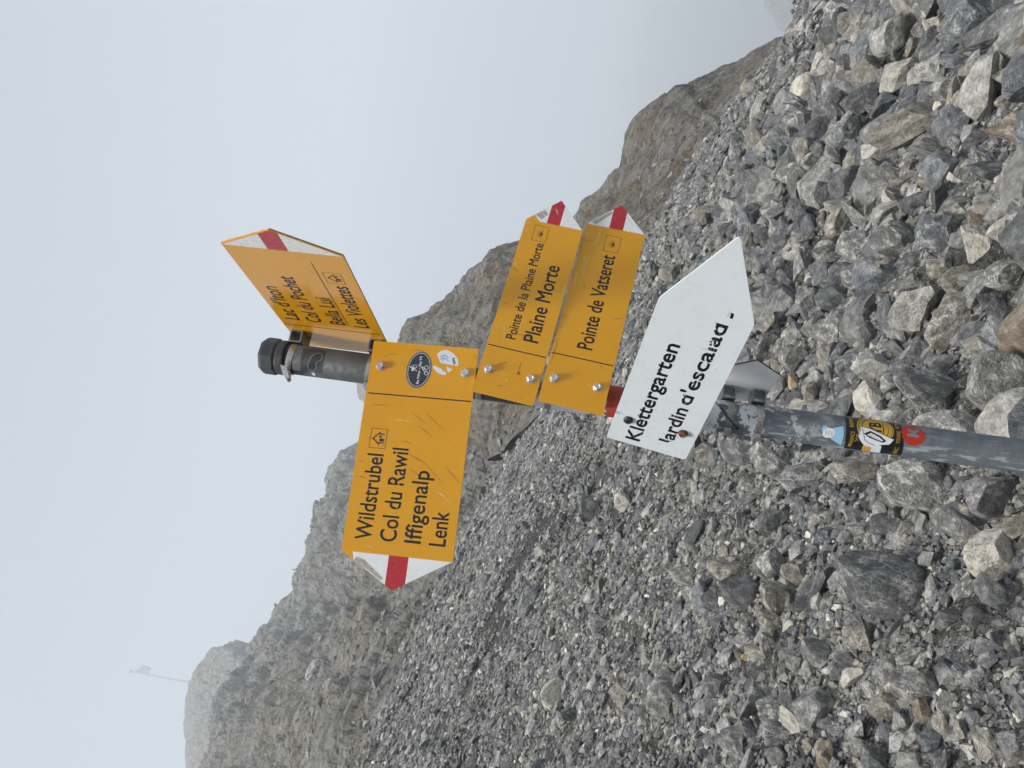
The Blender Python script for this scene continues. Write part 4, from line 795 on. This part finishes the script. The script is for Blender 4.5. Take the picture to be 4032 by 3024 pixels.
# ------------------------------------------------------------------ flag on the summit
def flagstaff():
    D = 385.0; d1 = px(765, 2691); d2 = px(521, 2661); B = d1 / d1[1] * D; Tp = d2 / d2[1] * D; B = np.array([B[0], B[1], B[2] + CAMZ]); h = Tp[2] + CAMZ - B[2]
    r = empty('flag', None, tuple(B)); tag(r, 'faded red flag on a thin staff standing on the foggy summit', 'flag')
    V, F = lathe([(.50, -10), (.45, h * .4), (.32, h)], 10); obj('staff', mesh('staff', V, F), r, [plain('grey_staff', (.16, .17, .18), .6)])
    V, F = lathe([(.1, h - .3), (.95, h + .5), (1.0, h + 1.2), (.1, h + 2.0)], 10); obj('finial', mesh('finial', V, F), r, [plain('dark_finial', (.06, .06, .06), .5)])
    P = np.zeros((14, 16, 3)); 
    for i in range(14):
        for j in range(16):
            s, t = j / 15, i / 13; dr = s ** 1.3; P[i, j] = (.4 + 4.6 * s * (1 - .25 * t), .6 * math.sin(5 * s + 2 * t) * s, h - 1.2 - 7.6 * t - 3.4 * dr * (1 - t) - 1.2 * s)
    me = grid_mesh('cloth', P, True); obj('cloth', me, r, [plain('red_flag_cloth', (.13, .055, .06), .8)])
flagstaff()
#@@S1@@

# ------------------------------------------------------------------ which rock is which
MARKS = [('the red sticker', 3595, 1730), ('the blank white sign', 3010, 1470), ('the point of the large white sign', 2915, 930), ('the lower narrow yellow sign', 2450, 830), ('the butt end of the large white sign', 2560, 1800), ('the point of the big yellow sign', 1650, 2330),
         ('the broad flat slab', 3491, 2309), ('the long vein-crossed boulder', 3607, 480), ('the lone rounded boulder', 2612, 2763)]
TONE_WORD = {'g': 'grey', 'd': 'dark grey', 'p': 'light grey', 'w': 'white veined grey', 't': 'tan grey', 'b': 'rusty brown', 'o': 'orange', 'c': 'cream', 'u': 'blue grey'}
RANK = ['largest'] + [k + ' largest' for k in 'second third fourth fifth sixth seventh eighth ninth tenth eleventh twelfth thirteenth fourteenth fifteenth sixteenth seventeenth eighteenth nineteenth twentieth'.split()]
OWN = {(3491, 2309): 'broad flat dark grey slab lying uphill of the post', (3678, 1570): 'big white veined boulder directly behind the black and gold sticker', (3128, 1511): 'small orange stone beside the blank white sign', (3607, 482): 'long tan boulder crossed by a pale vein, far downhill of the post', (2613, 2763): 'lone rounded grey boulder standing in fine gravel uphill', (3877, 2926): 'rough cream rock on sandy gravel, nearest of all on the uphill side', (2932, 915): 'thin cream splinter of rock behind the point of the white sign', (3161, 348): 'upright cream rock alone among small dark stones far downhill', (3933, 1505): 'massive grey boulder beside the post, downhill of the red sticker'}
classes = {}
for (o, tx_, ty_, sz_, tone_) in INDIV:
    own = next((v for (a, b), v in OWN.items() if abs(a - tx_) < 3 and abs(b - ty_) < 3), None)
    if own: tag(o, own, 'rock', GROUP); continue
    nm, a, b = min(MARKS, key=lambda m: math.hypot(m[1] - tx_, m[2] - ty_)); dx, dy = tx_ - a, ty_ - b; far = math.hypot(dx, dy)
    if abs(dy) > abs(dx): way = 'uphill of' if dy > 0 else 'downhill of'
    else: way = 'in front of' if dx > 0 else 'beyond'
    if far > 420: way = 'well ' + way if 'hill' in way else 'far ' + way
    classes.setdefault((tone_, way, nm), []).append((sz_, o))
for (tone_, way, nm), L in classes.items():
    L.sort(key=lambda e: -e[0])
    for k, (_, o) in enumerate(L):
        tag(o, ('%s rock %s %s' % (TONE_WORD[tone_], way, nm)) if len(L) == 1 else ('%s %s rock %s %s' % (RANK[min(k, 19)], TONE_WORD[tone_], way, nm)), 'rock', GROUP)

# ------------------------------------------------------------------ fog
T = NT('fog'); T.t.nodes.remove(T.b); pv = T.n('ShaderNodeVolumePrincipled'); pv.inputs['Density'].default_value = HAZE_DENSITY
pv.inputs['Color'].default_value = (.775, .825, .88, 1); T.l(pv.outputs[0], T.out.inputs['Volume'])
bm = bmesh.new(); bmesh.ops.create_cube(bm, size=1.0, matrix=Matrix.Translation((0, 0, 40)) @ Matrix.Diagonal((1500, 1500, 500, 1)))
hz = obj('haze', bm_mesh('haze', bm), None, [T.m]); tag(hz, 'thin mountain fog around the whole slope', None, None, 'stuff')
